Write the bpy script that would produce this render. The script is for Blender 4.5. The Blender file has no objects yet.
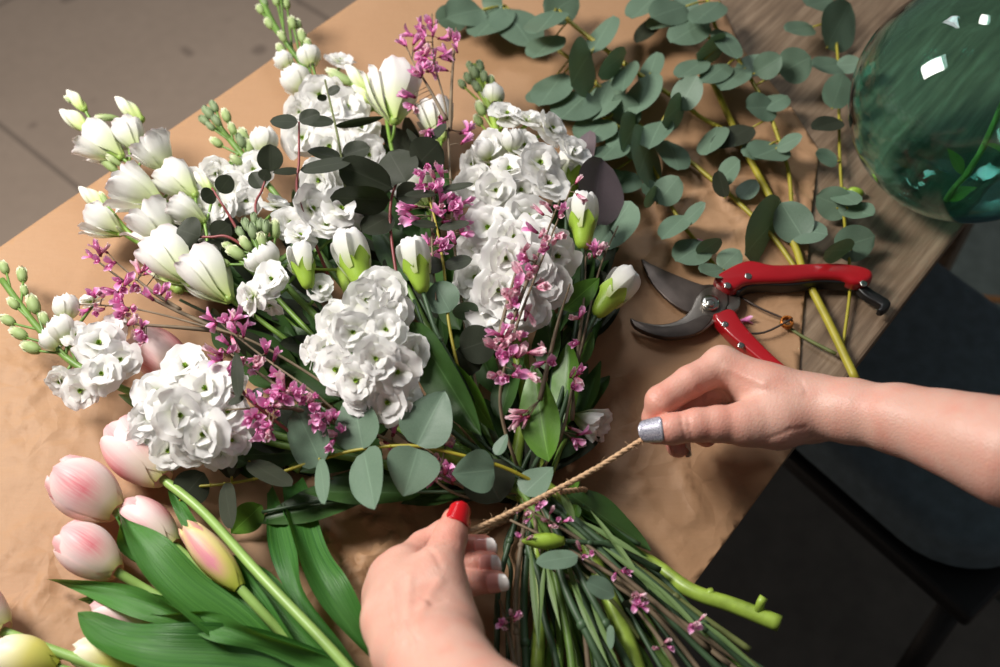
import bpy, bmesh, math, random
import numpy as np
from mathutils import Vector, Matrix, noise
from mathutils.geometry import delaunay_2d_cdt

rnd = random.Random(11)
C = bpy.context.scene.collection
TZ = 0.75                      # table top height
PI = math.pi
# ------------------------------------------------------------------ camera
TH = math.radians(36.0); DIST = 0.90; FPX = 1125.0
CAM = Vector((0, -DIST*math.sin(TH), TZ + DIST*math.cos(TH)))
RX = Vector((1, 0, 0)); UP = Vector((0, math.cos(TH), math.sin(TH))); FW = Vector((0, math.sin(TH), -math.cos(TH)))
TOCAM = -FW

def W(px, py, h=0.0):
    """point at height h above the table top"""
    d = RX*((px-500)/FPX) + UP*((333.5-py)/FPX) + FW
    return CAM + d*((TZ + h - CAM.z)/d.z)
def S(p):
    """metres per pixel at a world point"""
    return (p-CAM).dot(FW)/FPX

cam_d = bpy.data.cameras.new('camera'); cam = bpy.data.objects.new('camera', cam_d); C.objects.link(cam)
cam.location = CAM; cam.rotation_euler = (TH, 0, 0)
cam_d.sensor_width = 36; cam_d.lens = FPX/1000*36; cam_d.clip_start = 0.01
cam_d.dof.use_dof = True; cam_d.dof.focus_distance = 0.83; cam_d.dof.aperture_fstop = 5.0
bpy.context.scene.camera = cam

# ------------------------------------------------------------------ materials
def lin(c):
    return tuple(((v/255)/12.92 if v/255 <= .04045 else ((v/255+.055)/1.055)**2.4) for v in c) + (1,)
class NT:
    def __init__(s, name):
        s.m = bpy.data.materials.new(name); s.m.use_nodes = True
        s.t = s.m.node_tree; s.n = s.t.nodes; s.n.clear()
        s.out = s.n.new('ShaderNodeOutputMaterial')
    def N(s, typ, ins=None, **kw):
        n = s.n.new('ShaderNode'+typ)
        for k, v in kw.items(): setattr(n, k, v)
        for k, v in (ins or {}).items():
            if hasattr(v, 'is_output') or isinstance(v, bpy.types.NodeSocket): s.t.links.new(v, n.inputs[k])
            else: n.inputs[k].default_value = v
        return n
    def ramp(s, fac, stops, interp='LINEAR'):
        n = s.n.new('ShaderNodeValToRGB'); s.t.links.new(fac, n.inputs[0]); r = n.color_ramp; r.interpolation = interp
        while len(r.elements) < len(stops): r.elements.new(.5)
        for e, (p, c) in zip(r.elements, stops): e.position = p; e.color = c
        return n.outputs[0]
    def mix(s, f, a, b, mode='MIX'):
        n = s.n.new('ShaderNodeMix'); n.data_type = 'RGBA'; n.blend_type = mode
        for i, v in ((0, f), (6, a), (7, b)):
            if isinstance(v, bpy.types.NodeSocket): s.t.links.new(v, n.inputs[i])
            else: n.inputs[i].default_value = v
        return n.outputs[2]
    def math(s, op, a, b=0.0, c=0.0):
        n = s.n.new('ShaderNodeMath'); n.operation = op
        for i, v in enumerate((a, b, c)):
            if isinstance(v, bpy.types.NodeSocket): s.t.links.new(v, n.inputs[i])
            else: n.inputs[i].default_value = v
        return n.outputs[0]
    def coord(s, k='Object'): return s.N('TexCoord').outputs[k]
    def uv(s):
        x = s.N('SeparateXYZ', {0: s.coord('UV')}); return x.outputs[0], x.outputs[1]
    def rand(s): return s.N('ObjectInfo').outputs['Random']
    def noise(s, scale, detail=3, vec=None, rough=.5):
        return s.N('TexNoise', {'Vector': vec or s.coord(), 'Scale': scale, 'Detail': detail, 'Roughness': rough}).outputs[0]
    def bump(s, h, strength=.3, dist=.001):
        return s.N('Bump', {'Height': h, 'Strength': strength, 'Distance': dist}).outputs[0]
    def bsdf(s, col, rough=.5, nrm=None, trans=None, **kw):
        p = s.N('BsdfPrincipled', {'Base Color': col, 'Roughness': rough})
        for k, v in kw.items():
            k = k.replace('_', ' ')
            if isinstance(v, bpy.types.NodeSocket): s.t.links.new(v, p.inputs[k])
            else: p.inputs[k].default_value = v
        if nrm: s.t.links.new(nrm, p.inputs['Normal'])
        o = p.outputs[0]
        if trans:
            f, tc = trans
            tr = s.N('BsdfTranslucent', {'Color': tc if tc else col})
            if nrm: s.t.links.new(nrm, tr.inputs['Normal'])
            o = s.N('MixShader', {0: f, 1: o, 2: tr.outputs[0]}).outputs[0]
        s.t.links.new(o, s.out.inputs[0])
        return s.m

def m_plain(name, c, rough=.5, var=.15, nscale=60, bump=0, **kw):
    t = NT(name); c = lin(c) if max(c) > 1 else c
    n = t.noise(nscale)
    lo = tuple(v*(1-var) for v in c[:3])+(1,); hi = tuple(min(1, v*(1+var)) for v in c[:3])+(1,)
    col = t.ramp(n, [(.3, lo), (.7, hi)])
    return t.bsdf(col, rough, t.bump(n, bump, .001) if bump else None, **kw)

def m_leaf(name, c, c2, rough=.5, vein=.25, spec=.4, trans=.15, edge=None):
    """leaf: uv.x across (-1..1), uv.y along; midrib and side veins"""
    t = NT(name); u, v = t.uv()
    au = t.math('ABSOLUTE', u)
    mid = t.ramp(au, [(0, (1, 1, 1, 1)), (.05, (0, 0, 0, 1))])
    sv = t.math('SINE', t.math('ADD', t.math('MULTIPLY', t.math('SUBTRACT', v, t.math('MULTIPLY', au, .22)), 48), t.math('MULTIPLY', t.noise(70), 7)))
    svr = t.ramp(sv, [(.6, (0, 0, 0, 1)), (1, (1, 1, 1, 1))])
    n = t.noise(45)
    col = t.mix(t.math('ADD', t.math('MULTIPLY', n, .7), t.math('MULTIPLY', t.rand(), .45)), lin(c), lin(c2))
    lt = tuple(min(1, x*1.7+.03) for x in lin(c2)[:3])+(1,)
    col = t.mix(t.math('MULTIPLY', mid, .8*min(1, vein*3)), col, lt)
    col = t.mix(t.math('MULTIPLY', svr, vein*.18), col, lt)
    if edge:
        e = t.ramp(au, [(.9, (0, 0, 0, 1)), (1, (1, 1, 1, 1))]); col = t.mix(t.math('MULTIPLY', e, .6), col, lin(edge))
    tc = t.mix(.5, col, lin((110, 150, 30)))
    return t.bsdf(col, rough, t.bump(t.math('ADD', sv, t.math('MULTIPLY', n, 3)), .05, .001), trans=(trans, tc), Specular_IOR_Level=spec)

def m_petal(name, stops, trans=.25, streak=0, streakc=(255, 255, 255), rough=.55):
    t = NT(name); u, v = t.uv()
    col = t.ramp(v, [(p, lin(c)) for p, c in stops])
    n = t.noise(120)
    if streak:
        w = t.N('CombineXYZ', {0: t.math('MULTIPLY', u, 9), 1: t.math('MULTIPLY', v, 1.2)}).outputs[0]
        sn = t.noise(2.0, 3, w)
        cen = t.ramp(t.math('ABSOLUTE', u), [(0, (1, 1, 1, 1)), (.75, (0, 0, 0, 1))])
        mid = t.ramp(v, [(.12, (0, 0, 0, 1)), (.4, (1, 1, 1, 1)), (.95, (.55, .55, .55, 1))])
        f = t.math('MULTIPLY', t.math('MULTIPLY', cen, mid), t.math('MULTIPLY', sn, streak*1.7))
        col = t.mix(f, col, lin(streakc))
    return t.bsdf(col, rough, t.bump(n, .08, .001), trans=(trans, col), Specular_IOR_Level=.3)

M = {}
def build_materials():
    pA, pB = W(0, 125, -TZ), W(75, 185, -TZ); JROT = -math.atan2((pB-pA).y, (pB-pA).x); rm = Matrix.Rotation(JROT, 3, 'Z')
    JLOC = (.31-(rm @ W(110, 60, -TZ)).x, -(rm @ pA).y, 0)
    # floor: large worn concrete-look tiles
    t = NT('floor_tiles'); co = t.coord()
    n1 = t.noise(3, 5, co); n2 = t.noise(40, 4, co)
    col = t.mix(n1, lin((160, 140, 123)), lin((186, 165, 147)))
    col = t.mix(t.math('MULTIPLY', n2, .35), col, lin((128, 113, 100)))
    br = t.N('TexBrick', {'Vector': t.N('Mapping', {0: co, 'Rotation': (0, 0, JROT), 'Location': JLOC}).outputs[0], 'Scale': 1.0, 'Mortar Size': .006,
        'Mortar Smooth': .3, 'Brick Width': .62, 'Row Height': .62, 'Color1': (0, 0, 0, 1), 'Color2': (0, 0, 0, 1), 'Mortar': (1, 1, 1, 1)}, offset=0.0)
    col = t.mix(t.math('MULTIPLY', br.outputs[0], .6), col, lin((98, 86, 76)))
    spots = t.ramp(t.noise(14, 1, co), [(.70, (0, 0, 0, 1)), (.76, (1, 1, 1, 1))])
    col = t.mix(t.math('MULTIPLY', spots, .5), col, lin((100, 86, 76)))
    M['floor'] = t.bsdf(col, .55, t.bump(n2, .1, .002))
    # wood
    t = NT('grey_oak'); co = t.coord()
    mp = t.N('Mapping', {0: co, 'Scale': (2.2, 30, 10)}).outputs[0]
    g = t.noise(4, 6, mp, .65); g2 = t.noise(1.6, 3, mp)
    col = t.ramp(g, [(.3, lin((84, 66, 50))), (.5, lin((128, 106, 84))), (.72, lin((168, 146, 122)))])
    col = t.mix(t.math('MULTIPLY', g2, .5), col, lin((112, 96, 80)))
    M['wood'] = t.bsdf(col, .55, t.bump(g, .35, .001))
    # kraft paper
    t = NT('kraft_paper'); co = t.coord()
    a = t.noise(300, 3, co); b = t.noise(9, 4, co)
    fib = t.noise(60, 4, t.N('Mapping', {0: co, 'Rotation': (0, 0, .9), 'Scale': (1, 9, 1)}).outputs[0])
    col = t.mix(b, lin((164, 125, 90)), lin((182, 145, 111)))
    col = t.mix(t.math('MULTIPLY', fib, .3), col, lin((154, 113, 78)))
    vor = t.N('TexNoise', {'Vector': co, 'Scale': 13, 'Detail': 3, 'Distortion': .2}).outputs[0]
    cw = t.N('Attribute', attribute_name='crumple').outputs['Fac']
    dn = t.N('VectorMath', {0: t.N('TexNoise', {'Vector': co, 'Scale': 18.0, 'Detail': 2}).outputs[1], 1: (.03, .03, .03), 2: co}, operation='MULTIPLY_ADD').outputs[0]
    vo = t.N('TexVoronoi', {'Vector': dn, 'Scale': 24.0}, feature='DISTANCE_TO_EDGE').outputs[0]
    vo2 = t.N('TexVoronoi', {'Vector': dn, 'Scale': 24.0}, feature='F1').outputs[0]
    cre = t.math('MULTIPLY', t.math('ADD', t.math('MINIMUM', vo, .25), t.math('MULTIPLY', vo2, .6)), t.math('MULTIPLY', cw, 5.0))
    hgt = t.math('ADD', t.math('ADD', t.math('MULTIPLY', a, .12), vor), cre)
    M['kraft'] = t.bsdf(col, .6, t.bump(hgt, .4, .0045), Specular_IOR_Level=.35)
    # leaves
    M['euc'] = m_leaf('eucalyptus_leaf', (84, 106, 88), (115, 139, 117), .5, .12, .35, .10)
    M['euc_dark'] = m_leaf('dark_eucalyptus_leaf', (42, 48, 38), (60, 64, 52), .5, .12, .2, .06)
    M['euc_purple'] = m_leaf('purple_eucalyptus_leaf', (100, 86, 92), (116, 106, 108), .5, .10, .35, .05)
    M['ruscus'] = m_leaf('broad_green_leaf', (66, 110, 34), (98, 142, 48), .38, .3, .5, .2)
    M['deepleaf'] = m_leaf('deep_green_leaf', (44, 74, 34), (62, 94, 44), .42, .25, .45, .15)
    M['stockleaf'] = m_leaf('stock_leaf', (96, 124, 74), (124, 150, 92), .5, .25, .4, .2)
    t = NT('tulip_leaf'); u, v = t.uv()
    w = t.N('CombineXYZ', {0: t.math('MULTIPLY', u, 14), 1: t.math('MULTIPLY', v, .8)}).outputs[0]
    s = t.ramp(t.noise(1.6, 2, w), [(.3, (0, 0, 0, 1)), (.7, (1, 1, 1, 1))]); n = t.noise(25)
    col = t.mix(t.math('ADD', t.math('MULTIPLY', s, .6), t.math('MULTIPLY', t.rand(), .3)), lin((30, 82, 26)), lin((100, 160, 66)))
    col = t.mix(t.math('MULTIPLY', n, .35), col, lin((52, 106, 60)))
    M['tulipleaf'] = t.bsdf(col, .42, t.bump(s, .35, .001), trans=(.15, lin((120, 170, 30))), Specular_IOR_Level=.35)
    # stems
    M['st_yellow'] = m_plain('yellow_green_stem', (160, 150, 46), .45)
    M['st_mid'] = m_plain('mid_green_stem', (104, 138, 62), .45, .2, 90)
    M['st_green'] = m_plain('green_stem', (122, 160, 66), .42)
    M['st_thick'] = m_plain('pale_green_stem', (144, 170, 66), .4, .25, 90, .15)
    M['st_tulip'] = m_plain('tulip_stem', (142, 176, 92), .38, .12)
    M['st_dark'] = m_plain('blue_green_stem', (58, 82, 54), .5, .25)
    M['st_red'] = m_plain('red_stem', (138, 66, 66), .45)
    M['st_brown'] = m_plain('brown_twig', (120, 104, 82), .65, .3)
    M['st_olive'] = m_plain('olive_twig', (104, 112, 62), .55, .25)
    # petals
    M['white'] = m_petal('white_petal', [(0, (206, 220, 140)), (.28, (240, 241, 228)), (.6, (247, 246, 243)), (1, (250, 249, 248))], .34)
    M['lisi'] = m_petal('lisianthus_petal', [(0, (186, 208, 110)), (.3, (226, 234, 190)), (.6, (244, 244, 236)), (.93, (248, 246, 244)), (1, (240, 226, 226))], .22)
    M['lisibud'] = m_petal('lisianthus_bud', [(0, (160, 186, 84)), (.3, (206, 220, 150)), (.65, (238, 240, 220)), (1, (240, 234, 226))], .1)
    M['calyx'] = m_plain('calyx_green', (152, 184, 64), .42, .15, 150, trans=None)
    M['sepal'] = m_plain('sepal_green', (140, 168, 76), .48, .2, 150)
    M['stockbud'] = m_petal('stock_bud', [(0, (138, 160, 92)), (.5, (158, 178, 118)), (.75, (206, 214, 170)), (1, (230, 232, 206))], .1)
    M['stockgrey'] = m_petal('stock_tip', [(0, (120, 140, 92)), (1, (140, 156, 122))], .05)
    M['pink'] = m_petal('pink_petal', [(0, (196, 56, 120)), (.3, (226, 112, 180)), (.75, (240, 164, 212)), (1, (248, 206, 230))], .2)
    M['palepink'] = m_petal('pale_pink_petal', [(0, (206, 70, 110)), (.35, (232, 150, 180)), (1, (246, 222, 226))], .2)
    M['wine'] = m_plain('wine_calyx', (122, 26, 52), .5, .3, 200)
    M['tulip'] = m_petal('tulip_petal', [(0, (214, 214, 130)), (.14, (244, 226, 204)), (.45, (246, 222, 218)), (.85, (248, 226, 222)), (1, (246, 206, 204))], .18, .95, (228, 100, 116), .4)
    M['tulip_y'] = m_petal('yellow_tulip_petal', [(0, (190, 196, 70)), (.4, (228, 220, 120)), (.8, (246, 240, 210)), (1, (250, 246, 232))], .18, .2, (232, 214, 120), .4)
    M['tulip_b'] = m_petal('tulip_bud_petal', [(0, (176, 188, 70)), (.35, (226, 216, 120)), (.7, (240, 222, 160)), (1, (236, 216, 150))], .15, 1.5, (232, 150, 164), .4)
    # skin
    t = NT('skin'); co = t.coord()
    n = t.noise(28, 4, co); f = t.noise(420, 3, co); c2 = t.N('TexVoronoi', {'Vector': co, 'Scale': 700}).outputs[0]
    col = t.mix(n, lin((203, 153, 135)), lin((222, 178, 161)))
    blot = t.ramp(t.noise(55, 2, co), [(.45, (0, 0, 0, 1)), (.7, (1, 1, 1, 1))])
    col = t.mix(t.math('MULTIPLY', blot, .4), col, lin((216, 142, 124)))
    red = t.N('Attribute', attribute_name='flush').outputs['Fac']
    col = t.mix(t.math('MULTIPLY', red, .6), col, lin((220, 112, 92)))
    M['skin'] = t.bsdf(col, .45, t.bump(t.math('ADD', t.math('ADD', f, c2), t.noise(90, 2)), .22, .0008), Subsurface_Weight=.22, Subsurface_Radius=(.008, .0035, .002), Subsurface_Scale=1.0, Specular_IOR_Level=.4)
    M['nail_red'] = m_plain('red_nail', (196, 22, 30), .18, .05)
    t = NT('french_nail'); u, v = t.uv()
    M['nail_french'] = t.bsdf(t.ramp(v, [(.5, lin((232, 160, 148))), (.58, lin((246, 240, 234)))]), .22)
    t = NT('glitter_nail'); f = t.N('TexVoronoi', {'Vector': t.coord(), 'Scale': 1800}).outputs['Color']
    col = t.mix(t.N('SeparateColor', {0: f}).outputs[0], lin((158, 156, 176)), lin((234, 232, 240)))
    M['nail_glitter'] = t.bsdf(col, .28, None, Metallic=.55)
    M['nail_cream'] = m_plain('cream_nail', (238, 222, 200), .25, .05)
    M['shirt'] = m_plain('black_cotton', (26, 26, 28), .85, .3, 200)
    # tools
    M['red'] = m_plain('red_lacquer', (160, 16, 26), .3, .15, 12, Coat_Weight=.5)
    M['steel'] = m_plain('worn_steel', (136, 128, 120), .36, .35, 40, .1, Metallic=.85)
    M['steel_dark'] = m_plain('blackened_steel', (92, 82, 76), .42, .4, 40, .1, Metallic=.7)
    M['chrome'] = m_plain('polished_rivet', (200, 196, 188), .22, .1, 80, Metallic=1.0)
    M['black'] = m_plain('black_plastic', (22, 21, 21), .4, .2)
    M['brass'] = m_plain('rusty_spring', (176, 104, 40), .4, .3, 90, Metallic=.6)
    t = NT('green_glass')
    M['glass'] = t.bsdf((.50, .85, .78, 1), .02, t.bump(t.noise(7, 3), .3, .012), Transmission_Weight=1.0, IOR=1.42)
    M['twine'] = m_plain('jute_twine', (206, 170, 132), .85, .3, 400, .4)
    M['added_floor_sheet'] = m_plain('grey green rug', (118, 126, 118), .95, .15, 40, .3)  # added sheet that darkens the floor by its colour
    M['mat'] = m_plain('dark_floor_shade', (116, 110, 102), .9, .12, 30, .2)  # dark colour standing in for shade on the bare floor
    M['painted_reflection'] = m_plain('orange stripe', (176, 120, 70), .95, .15, 40)  # reflected orange light put in as colour
    M['slate'] = m_plain('slate_cloth', (102, 118, 126), .85, .15, 60, .1)
    M['blackmetal'] = m_plain('black_metal', (20, 20, 21), .5, .2)
build_materials()

# ------------------------------------------------------------------ mesh helpers
class MB:
    def __init__(s): s.v = []; s.f = []; s.uv = []; s.mi = []
    def grid(s, fn, nu, nv, mi=0, closed=False):
        """fn(i/nu, j/nv) -> (Vector, (u,v))"""
        b = len(s.v); cu = nu if closed else nu+1
        for j in range(nv+1):
            for i in range(cu):
                p, t = fn(i/nu, j/nv); s.v.append(tuple(p)); s.uv.append(t)
        for j in range(nv):
            for i in range(nu):
                i2 = (i+1) % cu
                s.f.append((b+j*cu+i, b+j*cu+i2, b+(j+1)*cu+i2, b+(j+1)*cu+i)); s.mi.append(mi)
    def mesh(s, name, mats, off=None, smooth=True):
        me = bpy.data.meshes.new(name)
        vs = s.v if off is None else [(a[0]-off[0], a[1]-off[1], a[2]-off[2]) for a in s.v]
        me.from_pydata(vs, [], s.f)
        uvl = me.uv_layers.new(name='UVMap')
        li = np.empty(len(me.loops), dtype=np.int32); me.loops.foreach_get('vertex_index', li)
        uvl.data.foreach_set('uv', np.array(s.uv, dtype=np.float32)[li].ravel())
        for m in (mats if isinstance(mats, (list, tuple)) else [mats]): me.materials.append(m)
        me.polygons.foreach_set('material_index', np.array(s.mi, dtype=np.int32))
        me.polygons.foreach_set('use_smooth', np.full(len(me.polygons), smooth))
        return me

def catmull(pts, sub=6):
    if len(pts) < 3:
        return [pts[0].lerp(pts[-1], k/sub) for k in range(sub+1)]
    P = [pts[0]*2-pts[1]] + list(pts) + [pts[-1]*2-pts[-2]]
    out = []
    for i in range(1, len(P)-2):
        a, b, c, d = P[i-1:i+3]
        for k in range(sub):
            t = k/sub
            out.append(.5*((2*b)+(c-a)*t+(2*a-5*b+4*c-d)*t*t+(3*b-a-3*c+d)*t**3))
    out.append(pts[-1].copy())
    return out

def tube(mb, path, rad, n=8, mi=0, cap=True):
    """sweep a round section along path; rad float, (r0,r1) or function of t"""
    L = len(path)
    rf = rad if callable(rad) else ((lambda t: rad[0]+(rad[1]-rad[0])*t) if isinstance(rad, tuple) else (lambda t: rad))
    tg = [(path[min(i+1, L-1)]-path[max(i-1, 0)]).normalized() for i in range(L)]
    ref = Vector((0, 0, 1)) if abs(tg[0].z) < .9 else Vector((1, 0, 0))
    nx = tg[0].cross(ref).normalized(); b0 = len(mb.v)
    for i in range(L):
        nx = (nx - tg[i]*nx.dot(tg[i])).normalized(); ny = tg[i].cross(nx); r = rf(i/(L-1))
        for k in range(n):
            a = 2*PI*k/n
            mb.v.append(tuple(path[i]+(nx*math.cos(a)+ny*math.sin(a))*r)); mb.uv.append((k/n, i/(L-1)))
    for i in range(L-1):
        for k in range(n):
            k2 = (k+1) % n
            mb.f.append((b0+i*n+k, b0+i*n+k2, b0+(i+1)*n+k2, b0+(i+1)*n+k)); mb.mi.append(mi)
    if cap:
        mb.f.append(tuple(b0+k for k in range(n))[::-1]); mb.mi.append(mi)
        mb.f.append(tuple(b0+(L-1)*n+k for k in range(n))); mb.mi.append(mi)

def lathe(mb, prof, n=16, mi=0, wob=None):
    """prof list of (r,z)"""
    K = len(prof)-1
    def fn(u, v):
        r, z = prof[round(v*K)]; a = 2*PI*u
        if wob: r *= wob(a, v)
        return Vector((r*math.cos(a), r*math.sin(a), z)), (u*2-1, v)
    mb.grid(fn, n, K, mi, True)

def petal(mb, L, Wd, tilt, curl, ruffle, seed, phi, nu=8, nv=7, mi=0, base=.22, z0=0., cup=.3, jag=.06, fq=(4.2, 8)):
    """petal leaving the axis; tilt from axis (rad), curl = extra bend towards the tip"""
    r = random.Random(seed); p1, p2, p3 = r.random()*6.28, r.random()*6.28, r.random()*6.28
    cl = [(0.0, 0.0)]; 
    for k in range(1, 41):
        a = tilt+curl*(k/40)**1.5; cl.append((cl[-1][0]+math.sin(a)*L/40, cl[-1][1]+math.cos(a)*L/40))
    cp, sp = math.cos(phi), math.sin(phi)
    def fn(u, v):
        u = u*2-1
        w = Wd/2*(base+(1-base)*math.sin(min(1, v*1.12)*PI/2)**1.0)*(1 if v < .72 else math.sqrt(max(0.02, 1-((v-.72)/.30)**2*.8)))
        vv = min(1, v*(1+jag*math.sin(5*u+p1)*v - .10*u*u*v))
        k = vv*40; i = min(39, int(k)); f = k-i
        R = cl[i][0]*(1-f)+cl[i+1][0]*f; Z = cl[i][1]*(1-f)+cl[i+1][1]*f
        a = tilt+curl*vv**1.5
        off = cup*u*u*w*.5 + ruffle*L*v*v*(math.sin(fq[0]*u+p2)*.6+math.sin(fq[1]*u+p3+3*v)*.4)
        R2 = R - off*math.cos(a); Z2 = Z + off*math.sin(a); x = u*w
        return Vector((R2*cp-x*sp, R2*sp+x*cp, Z2+z0)), (u, v)
    mb.grid(fn, nu, nv, mi)

def rpetal(mb, Rf, Zf, hw, phi, ruffle, seed, nu=10, nv=10, mi=0, off=0., roll=.0):
    """petal lying on a surface of revolution"""
    r = random.Random(seed); p1, p2 = r.random()*6.28, r.random()*6.28
    def fn(u, v):
        u = u*2-1; w = hw(v); a = phi+u*w
        rr = Rf(v)*(1+off+roll*u) + ruffle*v**3*(math.sin(4*u+p1)+.6*math.sin(9*u+p2))
        z = Zf(v) + ruffle*.8*v**4*math.sin(6*u+p2) - .05*Zf(1)*u*u*v**3
        return Vector((rr*math.cos(a), rr*math.sin(a), z)), (u, v)
    mb.grid(fn, nu, nv, mi)

def blob(mb, c, r, axis=(0, 0, 1), stretch=1.0, mi=0, n=8, m=6, point=0.0):
    """egg with its long axis along axis"""
    q = Vector((0, 0, 1)).rotation_difference(Vector(axis)); c = Vector(c)
    def fn(u, v):
        th = v*PI; a = 2*PI*u; rr = r*math.sin(th)*(1-point*v)
        return c + q @ Vector((rr*math.cos(a), rr*math.sin(a), -math.cos(th)*r*stretch)), (u*2-1, v)
    mb.grid(fn, n, m, mi, True)

def frame_z(pos, z, spin=0.0, sc=1.0):
    z = z.normalized(); x = z.cross(Vector((.31, .2, .93)))
    if x.length < 1e-3: x = z.cross(Vector((1, 0, 0)))
    x.normalize(); y = z.cross(x)
    R = Matrix((x, y, z)).transposed().to_4x4()
    return Matrix.Translation(pos) @ R @ Matrix.Rotation(spin, 4, 'Z') @ Matrix.Scale(sc, 4)
def frame_yz(pos, y, nrm, sx, sy, sz):
    y = y.normalized(); z = (nrm - y*nrm.dot(y)).normalized(); x = y.cross(z)
    return Matrix.Translation(pos) @ Matrix((x, y, z)).transposed().to_4x4() @ Matrix.Diagonal((sx, sy, sz, 1))

# ------------------------------------------------------------------ object helpers
def tag(o, label, cat, group=None, kind=None):
    if label: o['label'] = label
    if cat: o['category'] = cat
    if group: o['group'] = group
    if kind: o['kind'] = kind
    return o
def thing(name, label, cat, loc, group=None):
    o = bpy.data.objects.new(name, None); C.objects.link(o); o.location = loc
    o.empty_display_size = .01
    return tag(o, label, cat, group)
def part(name, mb, mats, root=None, smooth=True):
    """mesh built in world coordinates, linked under root (whose frame is a pure translation)"""
    me = mb.mesh(name, mats, root.location if root else None, smooth)
    o = bpy.data.objects.new(name, me); C.objects.link(o)
    if root: o.parent = root
    return o
def inst(name, me, root, mat=None):
    o = bpy.data.objects.new(name, me); C.objects.link(o); o.parent = root
    if mat is not None: o.matrix_basis = Matrix.Translation(-root.location) @ mat
    return o
def sub(name, me, par):
    o = bpy.data.objects.new(name, me); C.objects.link(o); o.parent = par; return o
def addmod(o, typ, **kw):
    m = o.modifiers.new(typ.lower(), typ)
    for k, v in kw.items(): setattr(m, k, v)
    return m
# ------------------------------------------------------------------ room, table, paper
def rough_box(name, a, b, mat, root=None, bevel=.004):
    bm = bmesh.new(); bmesh.ops.create_cube(bm, size=1)
    for v in bm.verts: v.co = Vector([(a[i]+b[i])/2 + v.co[i]*(b[i]-a[i]) for i in range(3)])
    bmesh.ops.bevel(bm, geom=bm.edges[:], offset=bevel, segments=2, affect='EDGES', profile=.5)
    me = bpy.data.meshes.new(name); bm.to_mesh(me); bm.free(); me.materials.append(mat)
    o = bpy.data.objects.new(name, me); C.objects.link(o)
    if root: o.parent = root
    return o

fl = rough_box('floor', (-4, -3, -.1), (4, 5, 0), M['floor'], None, .001); fl['kind'] = 'structure'

# table frame: s runs along the long edge, t across it
ea, eb = W(0, 250), W(360, 0); ec, ed = W(700, 577), W(960, 225)
sdir = ((eb-ea).normalized()+(ed-ec).normalized()).normalized(); ang = math.atan2(sdir.y, sdir.x)
tdir = Vector((-sdir.y, sdir.x, 0))
o0 = Vector((0, 0, TZ)); tA = (ea.lerp(eb, .5)-o0).dot(tdir); tB = (ec.lerp(ed, .5)-o0).dot(tdir)
table = thing('work_table', 'grey brown wooden work table covered with kraft paper', 'table', (0, 0, 0)); table.rotation_euler.z = ang
S0, S1 = -.95, .78
npl = 5
rough_box('tabletop', (S0, tB, TZ-.012), (S1, tA, TZ), M['wood'], table, .003)
for s in (S0+.05, S1-.11):
    for t in (tB+.04, tA-.10): rough_box('leg', (s, t, .0), (s+.06, t+.06, TZ-.012), M['wood'], table)
rough_box('apron', (S0+.06, tB+.05, TZ-.11), (S1-.06, tB+.07, TZ-.0125), M['wood'], table)
rough_box('apron', (S0+.06, tA-.07, TZ-.11), (S1-.06, tA-.05, TZ-.0125), M['wood'], table)

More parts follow.
